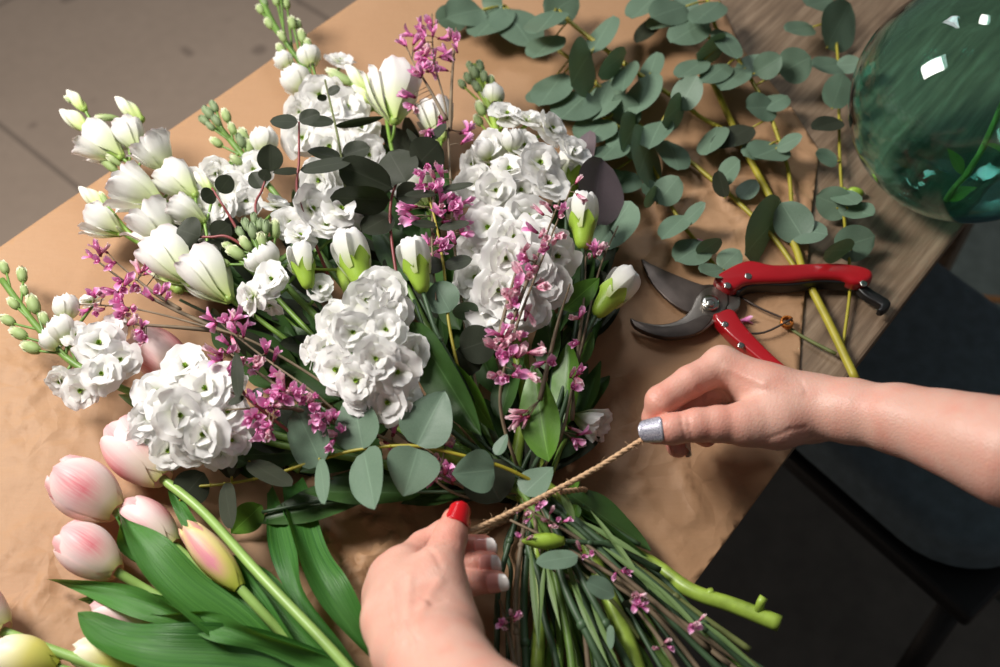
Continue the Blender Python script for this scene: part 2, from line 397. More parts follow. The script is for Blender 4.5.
# kraft paper
def paper():
    A0 = o0+sdir*-.8+tdir*(tA+.004); A1 = W(420, -42); 
    out = [A0, ea+tdir*.001, W(180, 125), eb, A1, W(560, -110), W(690, -60), W(722, 8), W(740, 48), W(790, 108), W(819, 152), W(812, 205), W(806, 270), W(800, 345),
           W(796, 444), W(764, 490), W(735, 530), W(700, 577), W(640, 655), o0+sdir*-.8+tdir*(tB+.004)]
    out2 = []
    for i, p in enumerate(out):
        q = out[(i+1) % len(out)]; n = max(1, int((q-p).length/.012))
        for k in range(n): out2.append(p.lerp(q, k/n))
    zones = [(W(395, 530), .06, .008), (W(360, 590), .07, .007), (W(330, 520), .05, .006), (W(685, 480), .065, .0055), (W(745, 190), .08, .008), (W(635, 235), .07, .007), (W(20, 370), .07, .0040), (W(600, 420), .06, .004), (W(30, 600), .07, .005), (W(50, 440), .06, .0025), (W(770, 290), .04, .003)]
    pts = [Vector((p.x, p.y)) for p in out2]; nb = len(pts)
    edges = [(i, (i+1) % nb) for i in range(nb)]
    xs = [p.x for p in pts]; ys = [p.y for p in pts]
    st = .0036; x = min(xs)+st; j_ = 0
    def inside(a, b):
        c = False; j = nb-1
        for i in range(nb):
            if (pts[i].y > b) != (pts[j].y > b) and a < (pts[j].x-pts[i].x)*(b-pts[i].y)/(pts[j].y-pts[i].y)+pts[i].x: c = not c
            j = i
        return c
    inn = []
    while x < max(xs):
        y = min(ys)+st; i = 0
        while y < max(ys):
            i += 1
            if x > -.55 and y > -.38 and ((i % 2 == 0 and j_ % 2 == 0) or any((x-c.x)**2+(y-c.y)**2 < (r*1.1)**2 for c, r, a in zones)) and inside(x, y): inn.append(Vector((x+rnd.uniform(-.0006, .0006), y+rnd.uniform(-.0006, .0006))))
            y += st
        x += st; j_ += 1
    v2, e2, f2, *_ = delaunay_2d_cdt(pts+inn, edges, [list(range(nb))], 2, 1e-5)
    mb = MB()
    for p in v2:
        q = Vector((p.x, p.y, 0)); h = .0016 + .0012*noise.noise(q*9)
        for c, r, a in zones:
            d = math.hypot(p.x-c.x, p.y-c.y)
            if d < r*1.6:
                k = math.exp(-(d/r)**2*1.5)
                cr = abs(noise.noise(q*30+Vector((3, 1, c.x*9)))) + .5*abs(noise.noise(q*66+Vector((1, 7, 2)))) + .25*abs(noise.noise(q*140))
                h += a*k*max(0, 1-cr*2.3)*.75
        mb.v.append((p.x, p.y, TZ+max(.0008, h))); mb.uv.append((p.x, p.y))
    mb.f = [tuple(f) for f in f2]; mb.mi = [0]*len(mb.f)
    o = part('kraft_paper', mb, M['kraft'])
    at = o.data.attributes.new('crumple', 'FLOAT', 'POINT')
    at.data.foreach_set('value', [min(1.0, .06+sum(a/.006*math.exp(-((p[0]-c.x)**2+(p[1]-c.y)**2)/(r*r)*1.5) for c, r, a in zones)) for p in mb.v])
    tag(o, 'crumpled brown kraft paper sheet spread over the work table', 'paper')
    addmod(o, 'SOLIDIFY', thickness=.0006, offset=1)
paper()

# added sheets that paint shade onto the floor right of the table
def floor_shade_sheet(name, label, poly, z0, z1, mat):
    pts = [W(x, y, -TZ) for x, y in poly]; c = sum(pts, Vector())/len(pts); c.z = 0
    bm = bmesh.new(); f = bm.faces.new([bm.verts.new(Vector((p.x-c.x, p.y-c.y, z0))) for p in pts]); 
    ex = bmesh.ops.extrude_face_region(bm, geom=[f])
    for v in ex['geom']:
        if isinstance(v, bmesh.types.BMVert): v.co.z = z1
    bmesh.ops.recalc_face_normals(bm, faces=bm.faces[:])
    bmesh.ops.bevel(bm, geom=[e for e in bm.edges if all(abs(v.co.z-z1) < 1e-6 for v in e.verts)], offset=.003, segments=2, affect='EDGES')
    me = bpy.data.meshes.new(name); bm.to_mesh(me); bm.free(); me.materials.append(mat)
    o = bpy.data.objects.new(name, me); C.objects.link(o); o.location = c
    return tag(o, label, 'mat')
rg = floor_shade_sheet('added_floor_sheet', 'added grey green floor sheet with a painted orange reflection under the table corner', [(640, 420), (700, 150), (1000, 40), (1300, 120), (1300, 700), (900, 900)], .0005, .007, M['added_floor_sheet'])
me_ = bpy.data.meshes.new('painted_reflection'); q_ = [W(x, y, -TZ+.0085) for x, y in ((945, 292), (1080, 303), (1080, 309), (945, 298))]  # thin strip painting reflected orange light on the floor
me_.from_pydata([tuple(p-rg.location) for p in q_], [], [(0, 1, 2, 3)]); me_.materials.append(M['painted_reflection'])
so_ = bpy.data.objects.new('painted_reflection', me_); C.objects.link(so_); so_.parent = rg; addmod(so_, 'SOLIDIFY', thickness=.001, offset=0)
floor_shade_sheet('painted_floor_shade', 'painted floor shade below the cut stems at the lower right', [(500, 560), (640, 440), (860, 478), (1010, 620), (1000, 900), (700, 1000), (480, 800)], .0075, .016, M['mat'])
floor_shade_sheet('painted_floor_shade', 'painted floor shade under the bare forearm at the right edge', [(868, 476), (900, 440), (1080, 330), (1300, 500), (1200, 800), (1018, 622)], .0075, .014, M['mat'])
# stool in the shade at the lower right
def stool():
    c = W(925, 372, -.30); c.z = 0
    r = thing('padded_stool', 'dark slate padded stool on the floor below the table edge', 'stool', c)
    r.rotation_euler.z = math.radians(40)
    bm = bmesh.new(); bmesh.ops.create_cube(bm, size=1)
    for v in bm.verts: v.co = Vector((v.co.x*.30, v.co.y*.40, .415+v.co.z*.07))
    bmesh.ops.bevel(bm, geom=[e for e in bm.edges if abs((e.verts[0].co-e.verts[1].co).z) > .03], offset=.1, segments=8, affect='EDGES', profile=.5)
    bmesh.ops.bevel(bm, geom=[e for e in bm.edges if len(e.link_faces) == 2 and e.calc_face_angle(0) > .9], offset=.02, segments=4, affect='EDGES', profile=.5)
    me = bpy.data.meshes.new('cushion'); bm.to_mesh(me); bm.free(); me.materials.append(M['slate'])
    for p in me.polygons: p.use_smooth = True
    o = bpy.data.objects.new('cushion', me); C.objects.link(o); o.parent = r
    rough_box('frame', (-.155, -.205, .352), (.155, .205, .378), M['blackmetal'], r, .006)
    for x in (-.135, .135):
        for y in (-.18, .18):
            mb = MB(); tube(mb, [Vector((x, y, .36)), Vector((x*1.15, y*1.1, .0))], .014, 10)
            me = mb.mesh('leg', M['blackmetal']); o = bpy.data.objects.new('leg', me); C.objects.link(o); o.parent = r
stool()

# ------------------------------------------------------------------ demijohn
def demijohn():
    c = W(990, 68, .13); R = S(c)*125; base = Vector((c.x, c.y, TZ))
    r = thing('glass_demijohn', 'large round green glass demijohn standing on the table corner', 'bottle', base)
    prof = []
    zc = R*.97
    for k in range(0, 31):
        a = -PI/2 + .32 + (PI-.32-.42)*k/30; prof.append((R*math.cos(a), zc+R*math.sin(a)))
    zb = prof[0][1]; prof = [(x, z-zb) for x, z in prof]
    rl, zl = prof[-1]
    outer = [(.0, .012), (R*.15, .008), (R*.27, .0015), (R*.31, .0)] + prof + [(rl*.75, zl+.012), (rl*.62, zl+.03), (rl*.58, zl+.07), (rl*.66, zl+.074), (rl*.68, zl+.085), (rl*.60, zl+.09)]
    th = .004
    inner = [(rl*.52, zl+.088), (rl*.50, zl+.06), (rl*.54, zl+.03), (rl*.7, zl+.01)] + [(max(.0, x-th*(x/R)), z+th*.6 if z < R else z-th*.4) for x, z in prof[::-1]] + [(R*.29, .006), (R*.15, .013), (0, .017)]
    mb = MB(); lathe(mb, outer+inner, 64)
    me = mb.mesh('glass_body', M['glass']); o = bpy.data.objects.new('glass_body', me); C.objects.link(o); o.parent = r
    # a single leafy stem standing in it
    s = thing('leafy_stem', 'single green stem with small leaves standing inside the green glass demijohn', 'stem', base+Vector((.01, .0, .02)))
    p = [base+Vector((-.012, -.045, .024)), base+Vector((.004, -.035, .08)), base+Vector((.012, -.01, .16)), base+Vector((.002, .0, zl+.0)), base+Vector((.0, .0, zl+.06))]
    mb = MB(); tube(mb, catmull(p, 8), .0026, 8); part('stem', mb, M['st_mid'], s)
    for k in range(3):
        b = p[0].lerp(p[1], k/2); d = Vector((math.cos(k*2.4), math.sin(k*2.4), .8))
        inst('leaf', LEAF['ov'][k % 3], s, frame_yz(b, d, Vector((0, 0, 1)), .012, .026, .012))
    return r

# ------------------------------------------------------------------ leaf blades (unit size)
def blade(seed, prof, fold, bend, twist, mat, wav=.02, nu=8, nv=12):
    r = random.Random(seed); ph = r.random()*6
    mb = MB()
    def fn(u, v):
        u = u*2-1; w = .5*prof(v); x = u*w
        z = fold*abs(x) - bend*v*v + wav*math.sin(v*9+ph+u*2)*abs(u)
        y = v
        a = twist*v; x, z = x*math.cos(a)-z*math.sin(a), x*math.sin(a)+z*math.cos(a)
        return Vector((x, y, z)), (u, v)
    mb.grid(fn, nu, nv)
    return mb.mesh('leaf', mat)
rnd_prof = lambda v: max(.015, math.sin(PI*min(1, max(0, v))**.9)**.52)
ov_prof = lambda v: max(.012, math.sin(PI*v**.78)**.8)
lan_prof = lambda v: max(.01, math.sin(PI*v**.85)**1.0)
LEAF = {}
for key, pf, mt in (('euc', rnd_prof, 'euc'), ('dark', rnd_prof, 'euc_dark'), ('purple', rnd_prof, 'euc_purple')):
    LEAF[key] = [blade(k*7+1, pf, rnd.uniform(-.05, .22), rnd.uniform(-.08, .16), rnd.uniform(-.2, .2), M[mt], .015) for k in range(6)]
LEAF['heart'] = [blade(k*7+1, lambda v: max(.02, math.sin(PI*(.02+.98*v)**.66)**.72), rnd.uniform(.0, .2), rnd.uniform(-.05, .12), rnd.uniform(-.15, .15), M['euc'], .015) for k in range(4)]
LEAF['ov'] = [blade(k*5+2, ov_prof, rnd.uniform(.15, .35), rnd.uniform(0, .25), rnd.uniform(-.3, .3), M['ruscus'], .03) for k in range(5)]
LEAF['deep'] = [blade(k*5+3, ov_prof, rnd.uniform(.15, .35), rnd.uniform(0, .25), rnd.uniform(-.3, .3), M['deepleaf'], .03) for k in range(5)]
LEAF['lan'] = [blade(k*3+4, lan_prof, rnd.uniform(.2, .4), rnd.uniform(0, .3), rnd.uniform(-.5, .5), M['stockleaf'], .03) for k in range(5)]
RATIO = {'heart': .86, 'euc': .86, 'dark': .80, 'purple': .85, 'ov': .42, 'deep': .42, 'lan': .25}

def LSIGN(y, n0):
    return 1 if (Matrix.Rotation(.5, 3, y) @ n0).dot(Vector((-.62, .15, .77))) > n0.dot(Vector((-.62, .15, .77))) else -1
def leaf_at(root, kind, base, tip, vis_px=None, ratio=None, sgn=None, nrm=None, name='leaf'):
    """leaf from base to tip; vis_px = width seen in the photograph, the rest is roll about the leaf's own length"""
    d = tip-base; L = d.length; ratio = ratio or RATIO[kind]; wid = L*ratio
    y = d.normalized(); n0 = nrm or (CAM-base).normalized(); n0 = (n0-y*n0.dot(y)).normalized()
    if vis_px:
        vis = vis_px*S(base); 
        wid = vis if vis > wid else min(wid, vis*1.35)
        a = math.acos(max(.12, min(1, vis/wid))); a *= sgn if sgn else (LSIGN(y, n0) if rnd.random() < .62 else rnd.choice((-1, 1)))
    else: a = rnd.uniform(-.5, .5)
    n = Matrix.Rotation(a, 3, y) @ n0
    return inst(name, rnd.choice(LEAF[kind]), root, frame_yz(base, y, n, wid, L, wid*1.1))

def near(path, px, py):
    best = None
    for p in path:
        q = p-CAM; z = q.dot(FW); x = 500+FPX*q.dot(RX)/z; y = 333.5-FPX*q.dot(UP)/z
        d = (x-px)**2+(y-py)**2
        if best is None or d < best[0]: best = (d, p, x, y)
    return best

def euc_branch(label, pts, leaves, r0, r1, kind='euc', stem='st_yellow', h_leaf=(.004, .03), cat='branch', group=None, name='eucalyptus_branch'):
    """leaves: (cx, cy, length_px, seen width_px[, kind])"""
    path = catmull([W(*p) for p in pts], 6)
    root = thing(name, label, cat, path[len(path)//2].copy(), group)
    mb = MB(); tube(mb, path, (r0, r1), 8)
    for p in path[3:-2:6]:                      # leaf nodes
        blob(mb, p, (r0+r1)*.60, (0, 0, 1), 1.0, 0, 7, 4)
    pet = mb
    for lf in leaves:
        cx, cy, L, w = lf[:4]; L *= 1.1; w *= 1.24; kd = lf[4] if len(lf) > 4 else kind
        d, p, nx, ny = near(path, cx, cy)
        ux, uy = cx-nx, cy-ny; m = math.hypot(ux, uy)
        if m < 3: a = rnd.random()*6.28; ux, uy, m = math.cos(a), math.sin(a), 1
        ux /= m; uy /= m
        ph = (p.z-TZ)
        hb = max(.004, ph+rnd.uniform(-.002, .004)); ht = max(.006, ph+rnd.uniform(*h_leaf))
        b = W(cx-ux*L/2, cy-uy*L/2, hb+.2*(ht-hb)); t = W(cx+ux*L/2, cy+uy*L/2, ht)
        leaf_at(root, kd, b, t, w)
        if (b-p).length > .002: tube(pet, [p, p.lerp(b, .5)+Vector((0, 0, .001)), b], .0009, 6)
    part('stem', mb, M[stem], root)
    return root

def ribbon(root, pts, wpx, mat, cup=.35, roll=0., tw=0., wob=.004, name='leaf', tip=1.0, nv=28, nu=8, seed=0, mid=.45):
    """long strap leaf; pts (px,py,h) from base to tip; wpx widest seen width"""
    path = catmull([W(*p) for p in pts], 10); n = len(path)-1
    r = random.Random(seed+len(pts)); ph = r.random()*6
    mb = MB()
    def fn(u, v):
        u = u*2-1; k = v*n; i = min(n-1, int(k)); p = path[i].lerp(path[i+1], k-i)
        t = (path[min(n, i+2)]-path[max(0, i-1)]).normalized()
        n0 = (CAM-p).normalized(); n0 = (n0-t*n0.dot(t)).normalized()
        n0 = Matrix.Rotation(roll+tw*(v-.5), 3, t) @ n0; s = t.cross(n0)
        w = wpx*S(p)/2*max(.02, math.sin(PI*min(1, (v*(1-.0)+.16)/1.16)**(mid+.55))**.75)
        return p + s*(u*w) + n0*(cup*u*u*w - cup*.3*w + wob*math.sin(v*11+ph+u*1.5)*abs(u)), (u, v)
    mb.grid(fn, nu, nv)
    o = part(name, mb, mat, root); return o
# ------------------------------------------------------------------ flower heads (metres, axis +Z, base at origin)
def mk_floret(seed):
    r = random.Random(seed); mb = MB(); D = .0185
    for n, L, tl, cu, ru, z in ((5, D*1.05, 1.25, .45, .06, .000), (4, D*.9, .85, .6, .07, .001), (3, D*.66, .45, .8, .08, .002)):
        a0 = r.random()*6
        for k in range(n):
            petal(mb, L*r.uniform(.82, 1.1), L*r.uniform(1.25, 1.6), tl+r.uniform(-.3, .3), cu+r.uniform(-.5, .5), ru, r.randint(0, 9999), a0+2*PI*k/n+r.uniform(-.2, .2), 10, 8, 0, .3, z+.004, .1, .03, (2.6, 5.5))
    me = mb.mesh('floret', M['white']); return me
def mk_calyx(rad, L, n=5):
    mb = MB(); lathe(mb, [(.0008, -L*.25), (rad*.55, -L*.15), (rad*.8, .0), (rad, L*.5), (rad*.95, L*.8)], 12)
    for k in range(n): petal(mb, L*.7, rad*1.2, .12, .5, 0, k, 2*PI*k/n, 4, 4, 0, .9, L*.72, .3, 0)
    return mb.mesh('calyx', M['calyx'])
FLORET = [mk_floret(k) for k in range(8)]
FCAL = mk_calyx(.0030, .008)
def mk_stockbud(seed, mat, L=1.0):
    r = random.Random(seed); mb = MB()
    blob(mb, (0, 0, .5), .29, (0, 0, 1), 1.75, 0, 10, 8, .3)
    for k in range(4): petal(mb, .98, .46, -.05, -.25, .02, seed+k, k*PI/2+seed, 5, 5, 0, .6, .02, .4, .05)
    return mb.mesh('bud', mat)
SBUD = [mk_stockbud(k, M['stockbud']) for k in range(3)]
SGREY = [mk_stockbud(k+9, M['stockgrey']) for k in range(3)]
def mk_wbud(seed):                              # half open white stock bud
    r = random.Random(seed); mb = MB(); L = .013
    for k in range(6):
        rpetal(mb, lambda v: L*(.20+.42*math.sin(PI*min(1, v*.86))**.8), lambda v: v*L*1.25, lambda v: .85*(math.sin(PI*(v*.85+.1))**.5), k*PI/3+seed, L*.06, seed*9+k, 7, 7, 0, .04*(k % 2), .08)
    return mb.mesh('bud', M['white'])
WBUD = [mk_wbud(k) for k in range(3)]

def mk_lisi(seed, opn):                         # lisianthus cup, unit length about 1
    mb = MB(); r = random.Random(seed)
    for k in range(8):
        ring = k % 2
        f = opn*(1.0 if ring == 0 else .85)
        rpetal(mb, lambda v, f=f: (.08+.26*math.sin(PI*.5*min(1, v*1.35))**1.1 + f*.17*v**3), lambda v: v*(1.0-.10*opn*v), lambda v: .72*(.35+.65*math.sin(PI*.5*min(1, v*1.5)))*(1 if v < .8 else math.sqrt(max(.05, 1-((v-.8)/.22)**2*.75))),
               k*2*PI/8*1.0+r.uniform(-.3, .3), .010+.022*opn, seed*31+k, 11, 11, 0, .10*ring-.05+r.uniform(-.04, .04), .2)
    for k in range(4):
        rpetal(mb, lambda v: .05+.16*math.sin(PI*.5*min(1, v*1.3))+opn*.06*v**3, lambda v: v*(.9-.08*opn), lambda v: .95*(.35+.65*math.sin(PI*.5*min(1, v*1.5)))*(1 if v < .8 else math.sqrt(max(.05, 1-((v-.8)/.22)**2*.75))), k*1.57+r.random(), .02, seed*13+k, 8, 9, 0, 0, .3)
    return mb.mesh('bloom', M['lisi'])
LISI = [mk_lisi(k, o) for k, o in enumerate((.15, .4, .75, 1.0, .55))]
def mk_lisibud(seed):
    mb = MB()
    def fn(u, v):
        a = 2*PI*u + 2.2*v
        rr = .165*(math.sin(PI*min(1, v*.86+.12))**.75)*(1+.13*math.sin(4*2*PI*u))
        return Vector((rr*math.cos(a), rr*math.sin(a), v)), (u*2-1, v)
    mb.grid(fn, 32, 14, 0, True); return mb.mesh('bud', M['lisibud'])
LBUD = [mk_lisibud(k) for k in range(2)]
def mk_sepals(L, rad, spread):
    mb = MB(); blob(mb, (0, 0, .03), rad, (0, 0, 1), 1.0, 0, 10, 6)
    for k in range(5): petal(mb, L, .16, .28+spread, -.25, .02, k, 2*PI*k/5, 4, 6, 0, .8, .0, .5, 0)
    return mb.mesh('calyx', M['sepal'])
SEP = [mk_sepals(.5, .10, .12), mk_sepals(.52, .085, .28)]

def mk_carn(seed):                              # carnation bud, unit length: calyx body + emerging petals
    mb = MB(); r = random.Random(seed)
    for k in range(9):
        rpetal(mb, lambda v: .07+.19*math.sin(PI*min(1, .16+v*.76))**.8, lambda v: .30+math.sin(PI*.5*v)*.68, lambda v: .95*(.5+.5*v)*(1 if v < .8 else math.sqrt(max(.2, 1-((v-.8)/.22)**2*.75))), k*2*PI/9*2+r.uniform(-.2, .2), .03, seed*17+k, 10, 9, 0, -.24*(k % 3)+.02, .16)
    return mb.mesh('petals', M['white'])
CARN = [mk_carn(k) for k in range(3)]
def mk_carncal():
    mb = MB(); prof = [(.03, -.02), (.085, .0), (.13, .07), (.165, .2), (.195, .36), (.225, .48), (.25, .56)]
    def fn(u, v):
        r, z = prof[round(v*6)]; a = 2*PI*u; tooth = abs(((u*5) % 1)-.5)*2
        z = z-max(0, v-.6)/.4*.20*(1-tooth)**1.3+max(0, v-.6)/.4*.05; return Vector((r*math.cos(a), r*math.sin(a), z)), (u*2-1, v)
    mb.grid(fn, 40, 6, 0, True)
    return mb.mesh('calyx', M['calyx'])
CARNCAL = mk_carncal()

def mk_gbud():
    mb = MB(); lathe(mb, [(0, -.03), (.07, -.02), (.12, .06), (.185, .25), (.2, .45), (.17, .68), (.10, .88), (.03, 1.0), (0, 1.01)], 16)
    for k in range(4): petal(mb, .34, .22, .5, -.3, 0, k, k*PI/2, 4, 4, 0, .9, -.02, .8, 0)
    return mb.mesh('calyx', M['calyx'])
GBUD = mk_gbud()
def mk_pea(seed, mat, opn):                     # broom blossom: banner, two wings, wine calyx, length about .009
    r = random.Random(seed); mb = MB(); L = .0098
    petal(mb, L, L*.52, .25*opn, .75*opn, .04, seed, 0, 5, 5, 0, .35, .001, .8, .05)
    petal(mb, L*.98, L*.32, .16+.14*opn, -.1, .03, seed+1, 2.3, 4, 4, 0, .4, .001, .8, 0)
    petal(mb, L*.98, L*.32, .16+.14*opn, -.1, .03, seed+2, -2.3, 4, 4, 0, .4, .001, .8, 0)
    blob(mb, (0, 0, L*.42), L*.13, (0, 0, 1), 3.0, 0, 6, 5)
    blob(mb, (0, 0, .0010), .0010, (0, 0, 1), 1.4, 1, 7, 5)
    return mb.mesh('blossom', [mat, M['wine']])
PEA = [mk_pea(k, M['pink'], .6+.25*k) for k in range(4)]
PEAP = [mk_pea(k+20, M['palepink'], .1+.12*k) for k in range(4)]

def mk_tulip(seed, mat, opn=.0, fat=.39):
    mb = MB(); r = random.Random(seed)
    for wh in range(2):
        for k in range(3):
            f = 1-.05*wh
            rpetal(mb, lambda v: fat*f*(.20+.80*math.sin(PI*min(1, v*.80+.05))**.8)*(1+opn*v*v) if v < .999 else fat*f*.42, lambda v, wh=wh: v*(1.0+.03*wh),
                   lambda v: 1.15*(math.sin(PI*.5*min(1, v*3.0+.25)))*(1 if v < .55 else math.sqrt(max(.012, 1-((v-.55)/.452)**2.2))), k*2*PI/3+wh*PI/3+seed, .006, seed*7+k+wh*3, 14, 16, 0, .02 if wh == 0 else -.02, .03)
    return mb.mesh('bloom', mat)
TUL = [mk_tulip(k, M['tulip']) for k in range(3)]
TULB = [mk_tulip(5, M['tulip_b'], -.15, .20)]
TULY = [mk_tulip(8, M['tulip_y'], 0, .36)]

BIND = (532, 496)
def bindpt(h=None, j=16):
    return (BIND[0]+rnd.uniform(-j, j), BIND[1]+rnd.uniform(-j*.6, j*.6), h if h else rnd.uniform(.016, .045))

class Keep(MB):
    def __bool__(s): return True
def spine(root, head, tail, rad, mat, extra=None, add=None):
    """stem from the flower head through the binding point to its cut end"""
    pts = list(head)+([bindpt()] if tail else [])+list(tail or [])
    path = catmull([W(*p) for p in pts], 8)
    mb = MB(); tube(mb, path, rad, 9)
    if extra: extra(mb, path)
    if add: add.v, add.f, add.uv, add.mi = mb.v, mb.f, mb.uv, mb.mi
    else: part('stem', mb, M[mat], root)
    return path

def stock(label, head, tail, florets, buds, greys=(), wbuds=(), leaves=(), rad=(.0026, .0028), mat='st_mid'):
    path0 = catmull([W(*p) for p in head], 8)
    root = thing('white_stock', label, 'flower', path0[len(path0)//2].copy(), 'white stock stems in the bouquet')
    ped = Keep(); path = spine(root, head, tail, rad, mat, None, ped)
    for f in florets:
        px, py, h, d = f[:4]; c = W(px, py, h); _, p, _, _ = near(path0, px, py+4)
        out = (c-p); out = out.normalized() if out.length > 1e-4 else TOCAM
        ax = (out*.65+TOCAM*.75+Vector((rnd.uniform(-.3, .3), rnd.uniform(-.3, .3), .1))).normalized()
        if len(f) > 4: ax = (RX*f[4]+UP*(-f[5])+TOCAM*f[6]).normalized()
        sc = d*S(c)/.037
        b = c-ax*.007*sc
        o = inst('floret', rnd.choice(FLORET), root, frame_z(b, ax, rnd.random()*6, sc))
        sub('calyx', FCAL, o)
        tube(ped, catmull([p, p.lerp(b, .5)-ax*.006, b-ax*.001], 3), (.0016, .0014), 6)
    for lst, meshes, nm in ((buds, SBUD, 'bud'), (greys, SGREY, 'tip_bud'), (wbuds, WBUD, 'white_bud')):
        for (px, py, h, d) in lst:
            c = W(px, py, h); _, p, _, _ = near(path0, px+(head[-1][0]-head[0][0])*.10, py+(head[-1][1]-head[0][1])*.10)
            ax = ((c-p).normalized()+(path0[0]-path0[6]).normalized()*.5).normalized()
            d *= 1.25 if meshes is not WBUD else 1.0
            sc = d*S(c)*(1.0 if meshes is not WBUD else 1/.0155); L = d*S(c)
            b = c-ax*L*.55
            inst(nm, rnd.choice(meshes), root, frame_z(b, ax, rnd.random()*6, sc))
            tube(ped, catmull([p, p.lerp(b, .6), b+ax*.001], 3), (.0012, .0010), 6)
    part('stem', ped, M[mat], root)
    for (bx, by, bh, tx, ty, th, w) in leaves: leaf_at(root, 'lan', W(bx, by, bh), W(tx, ty, th), w)
    return root

def lisianthus(label, head, tail, heads, rad=(.0016, .0026), leaves=()):
    """heads: (kind, base px, py, h, tip px, py, h)"""
    path0 = catmull([W(*p) for p in head], 8)
    root = thing('white_lisianthus', label, 'flower', path0[len(path0)//2].copy(), 'white lisianthus stems in the bouquet')
    ped = Keep(); spine(root, head, tail, rad, 'st_green', None, ped)
    for k, bx, by, bh, tx, ty, th in heads:
        b = W(bx, by, bh); t = W(tx, ty, th); ax = t-b; L = ax.length
        best = None
        for p in path0:                             # join the stem on the far side of the head, so that pedicels run forward
            d = (p-b).length + max(0, (p-b).normalized().dot(ax.normalized())+.45)*.1
            if d > .012 and (best is None or d < best[0]): best = (d, p)
        p = best[1]
        if k == 'bud':
            o = inst('bud', rnd.choice(LBUD), root, frame_z(b, ax, rnd.random()*6, L)); sub('calyx', SEP[0], o)
        elif k == 'green':
            o = inst('green_bud', SBUD[0], root, frame_z(b, ax, rnd.random()*6, L) @ Matrix.Diagonal((.62, .62, 1, 1)))
        else:
            m = {'closed': LISI[0], 'mid': LISI[1], 'half': LISI[4], 'open': LISI[2], 'wide': LISI[3]}[k]
            o = inst('bloom', m, root, frame_z(b, ax, rnd.random()*6, L)); sub('calyx', SEP[1], o)
        tube(ped, catmull([p, p.lerp(b, .55)-ax.normalized()*.004, b+ax*.02], 4), (.0011, .0013), 7)
    part('stem', ped, M['st_green'], root)
    for (bx, by, bh, tx, ty, th, w) in leaves: leaf_at(root, 'lan', W(bx, by, bh), W(tx, ty, th), w)
    return root

def nodes(mb, path):
    for k in range(8, len(path)-4, 17): blob(mb, path[k], .0025, (path[k+1]-path[k]).normalized(), 1.2, 0, 8, 5)

def carnation(label, base, tip, head, tail, opn=True, leaves=()):
    b = W(*base); t = W(*tip); L = (t-b).length
    root = thing('carnation_bud', label, 'flower', b.copy(), 'carnation buds in the bouquet')
    spine(root, [base]+list(head), tail, (.0016, .0022), 'st_dark', nodes)
    o = inst('calyx', CARNCAL, root, frame_z(b, t-b, rnd.random()*6, L))
    if not opn: o.data = GBUD
    if opn: o2 = inst('petals', rnd.choice(CARN), root, frame_z(b, t-b, rnd.random()*6, L))
    for (bx, by, bh, tx, ty, th, w) in leaves: leaf_at(root, 'lan', W(bx, by, bh), W(tx, ty, th), w)
    return root

def broom(label, twigs, clusters, tail, rad=(.0006, .0019), pale=.25, bs=1.0, group='pink broom sprigs in the bouquet'):
    """twigs: lists of px points from tip to base; clusters (cx,cy,h,rx,ry,n)"""
    paths = []
    root = None
    mb = MB()
    for i, tw in enumerate(twigs):
        pts = list(tw) + (([bindpt()]+list(tail)) if (tail and i == 0) else [])
        pth = catmull([W(*p) for p in pts], 8); paths += pth
        if root is None: root = thing('pink_broom', label, 'flower', pth[len(tw)*4].copy(), group)
        tube(mb, pth, rad, 7)
    pd = mb
    for cx, cy, h, rx, ry, n in clusters:
        for k in range(n):
            a = rnd.random()*6.28; q = math.sqrt(rnd.random())
            px, py = cx+rx*q*math.cos(a), cy+ry*q*math.sin(a); c = W(px, py, max(.004, h+rnd.uniform(-.008, .010)))
            _, p, _, _ = near(paths, px, py)
            out = (c-p); out = out.normalized() if out.length > .001 else TOCAM
            ax = (out*.8+Vector((rnd.uniform(-.7, .7), rnd.uniform(-.7, .7), rnd.uniform(-.1, .7)))).normalized()
            inst('blossom', rnd.choice(PEAP if rnd.random() < pale else PEA), root, frame_z(c, ax, rnd.random()*6, bs*rnd.uniform(.95, 1.5)))
            tube(pd, [p, p.lerp(c, .55)+Vector((0, 0, .001)), c+ax*.0006], .0004, 4)
    part('twigs', mb, M['st_brown'], root)
    return root

def tulip(label, base, tip, stem, kind='tul', fat=1.0, leaves=(), sr=.0033):
    b = W(*base); t = W(*tip); L = (t-b).length
    root = thing('pink_tulip' if kind != 'yel' else 'cream_tulip', label, 'tulip', b.copy(), 'tulips lying at the lower left')
    path = catmull([b+(t-b)*.02]+[W(*p) for p in stem], 8)
    mb = MB(); tube(mb, path, sr, 12); part('stem', mb, M['st_tulip'], root)
    me = {'tul': rnd.choice(TUL), 'bud': TULB[0], 'yel': TULY[0]}[kind]
    inst('bloom', me, root, frame_z(b, t-b, rnd.random()*6, L) @ Matrix.Diagonal((fat, fat, 1, 1)))
    for lf in leaves: ribbon(root, *lf[:2], M['tulipleaf'], **(lf[2] if len(lf) > 2 else {}))
    return root

def sprig(label, name, pts, leaves, rad, mat, kind, cat='leaf sprig', group=None, tail=None):
    """stem with explicit leaves (base px,py,h, tip px,py,h, width px[, kind])"""
    path0 = catmull([W(*p) for p in pts], 8)
    root = thing(name, label, cat, path0[len(path0)//2].copy(), group)
    path = spine(root, pts, tail, rad, mat)
    for l in leaves:
        leaf_at(root, l[7] if len(l) > 7 else kind, W(*l[0:3]), W(*l[3:6]), l[6])
    return root
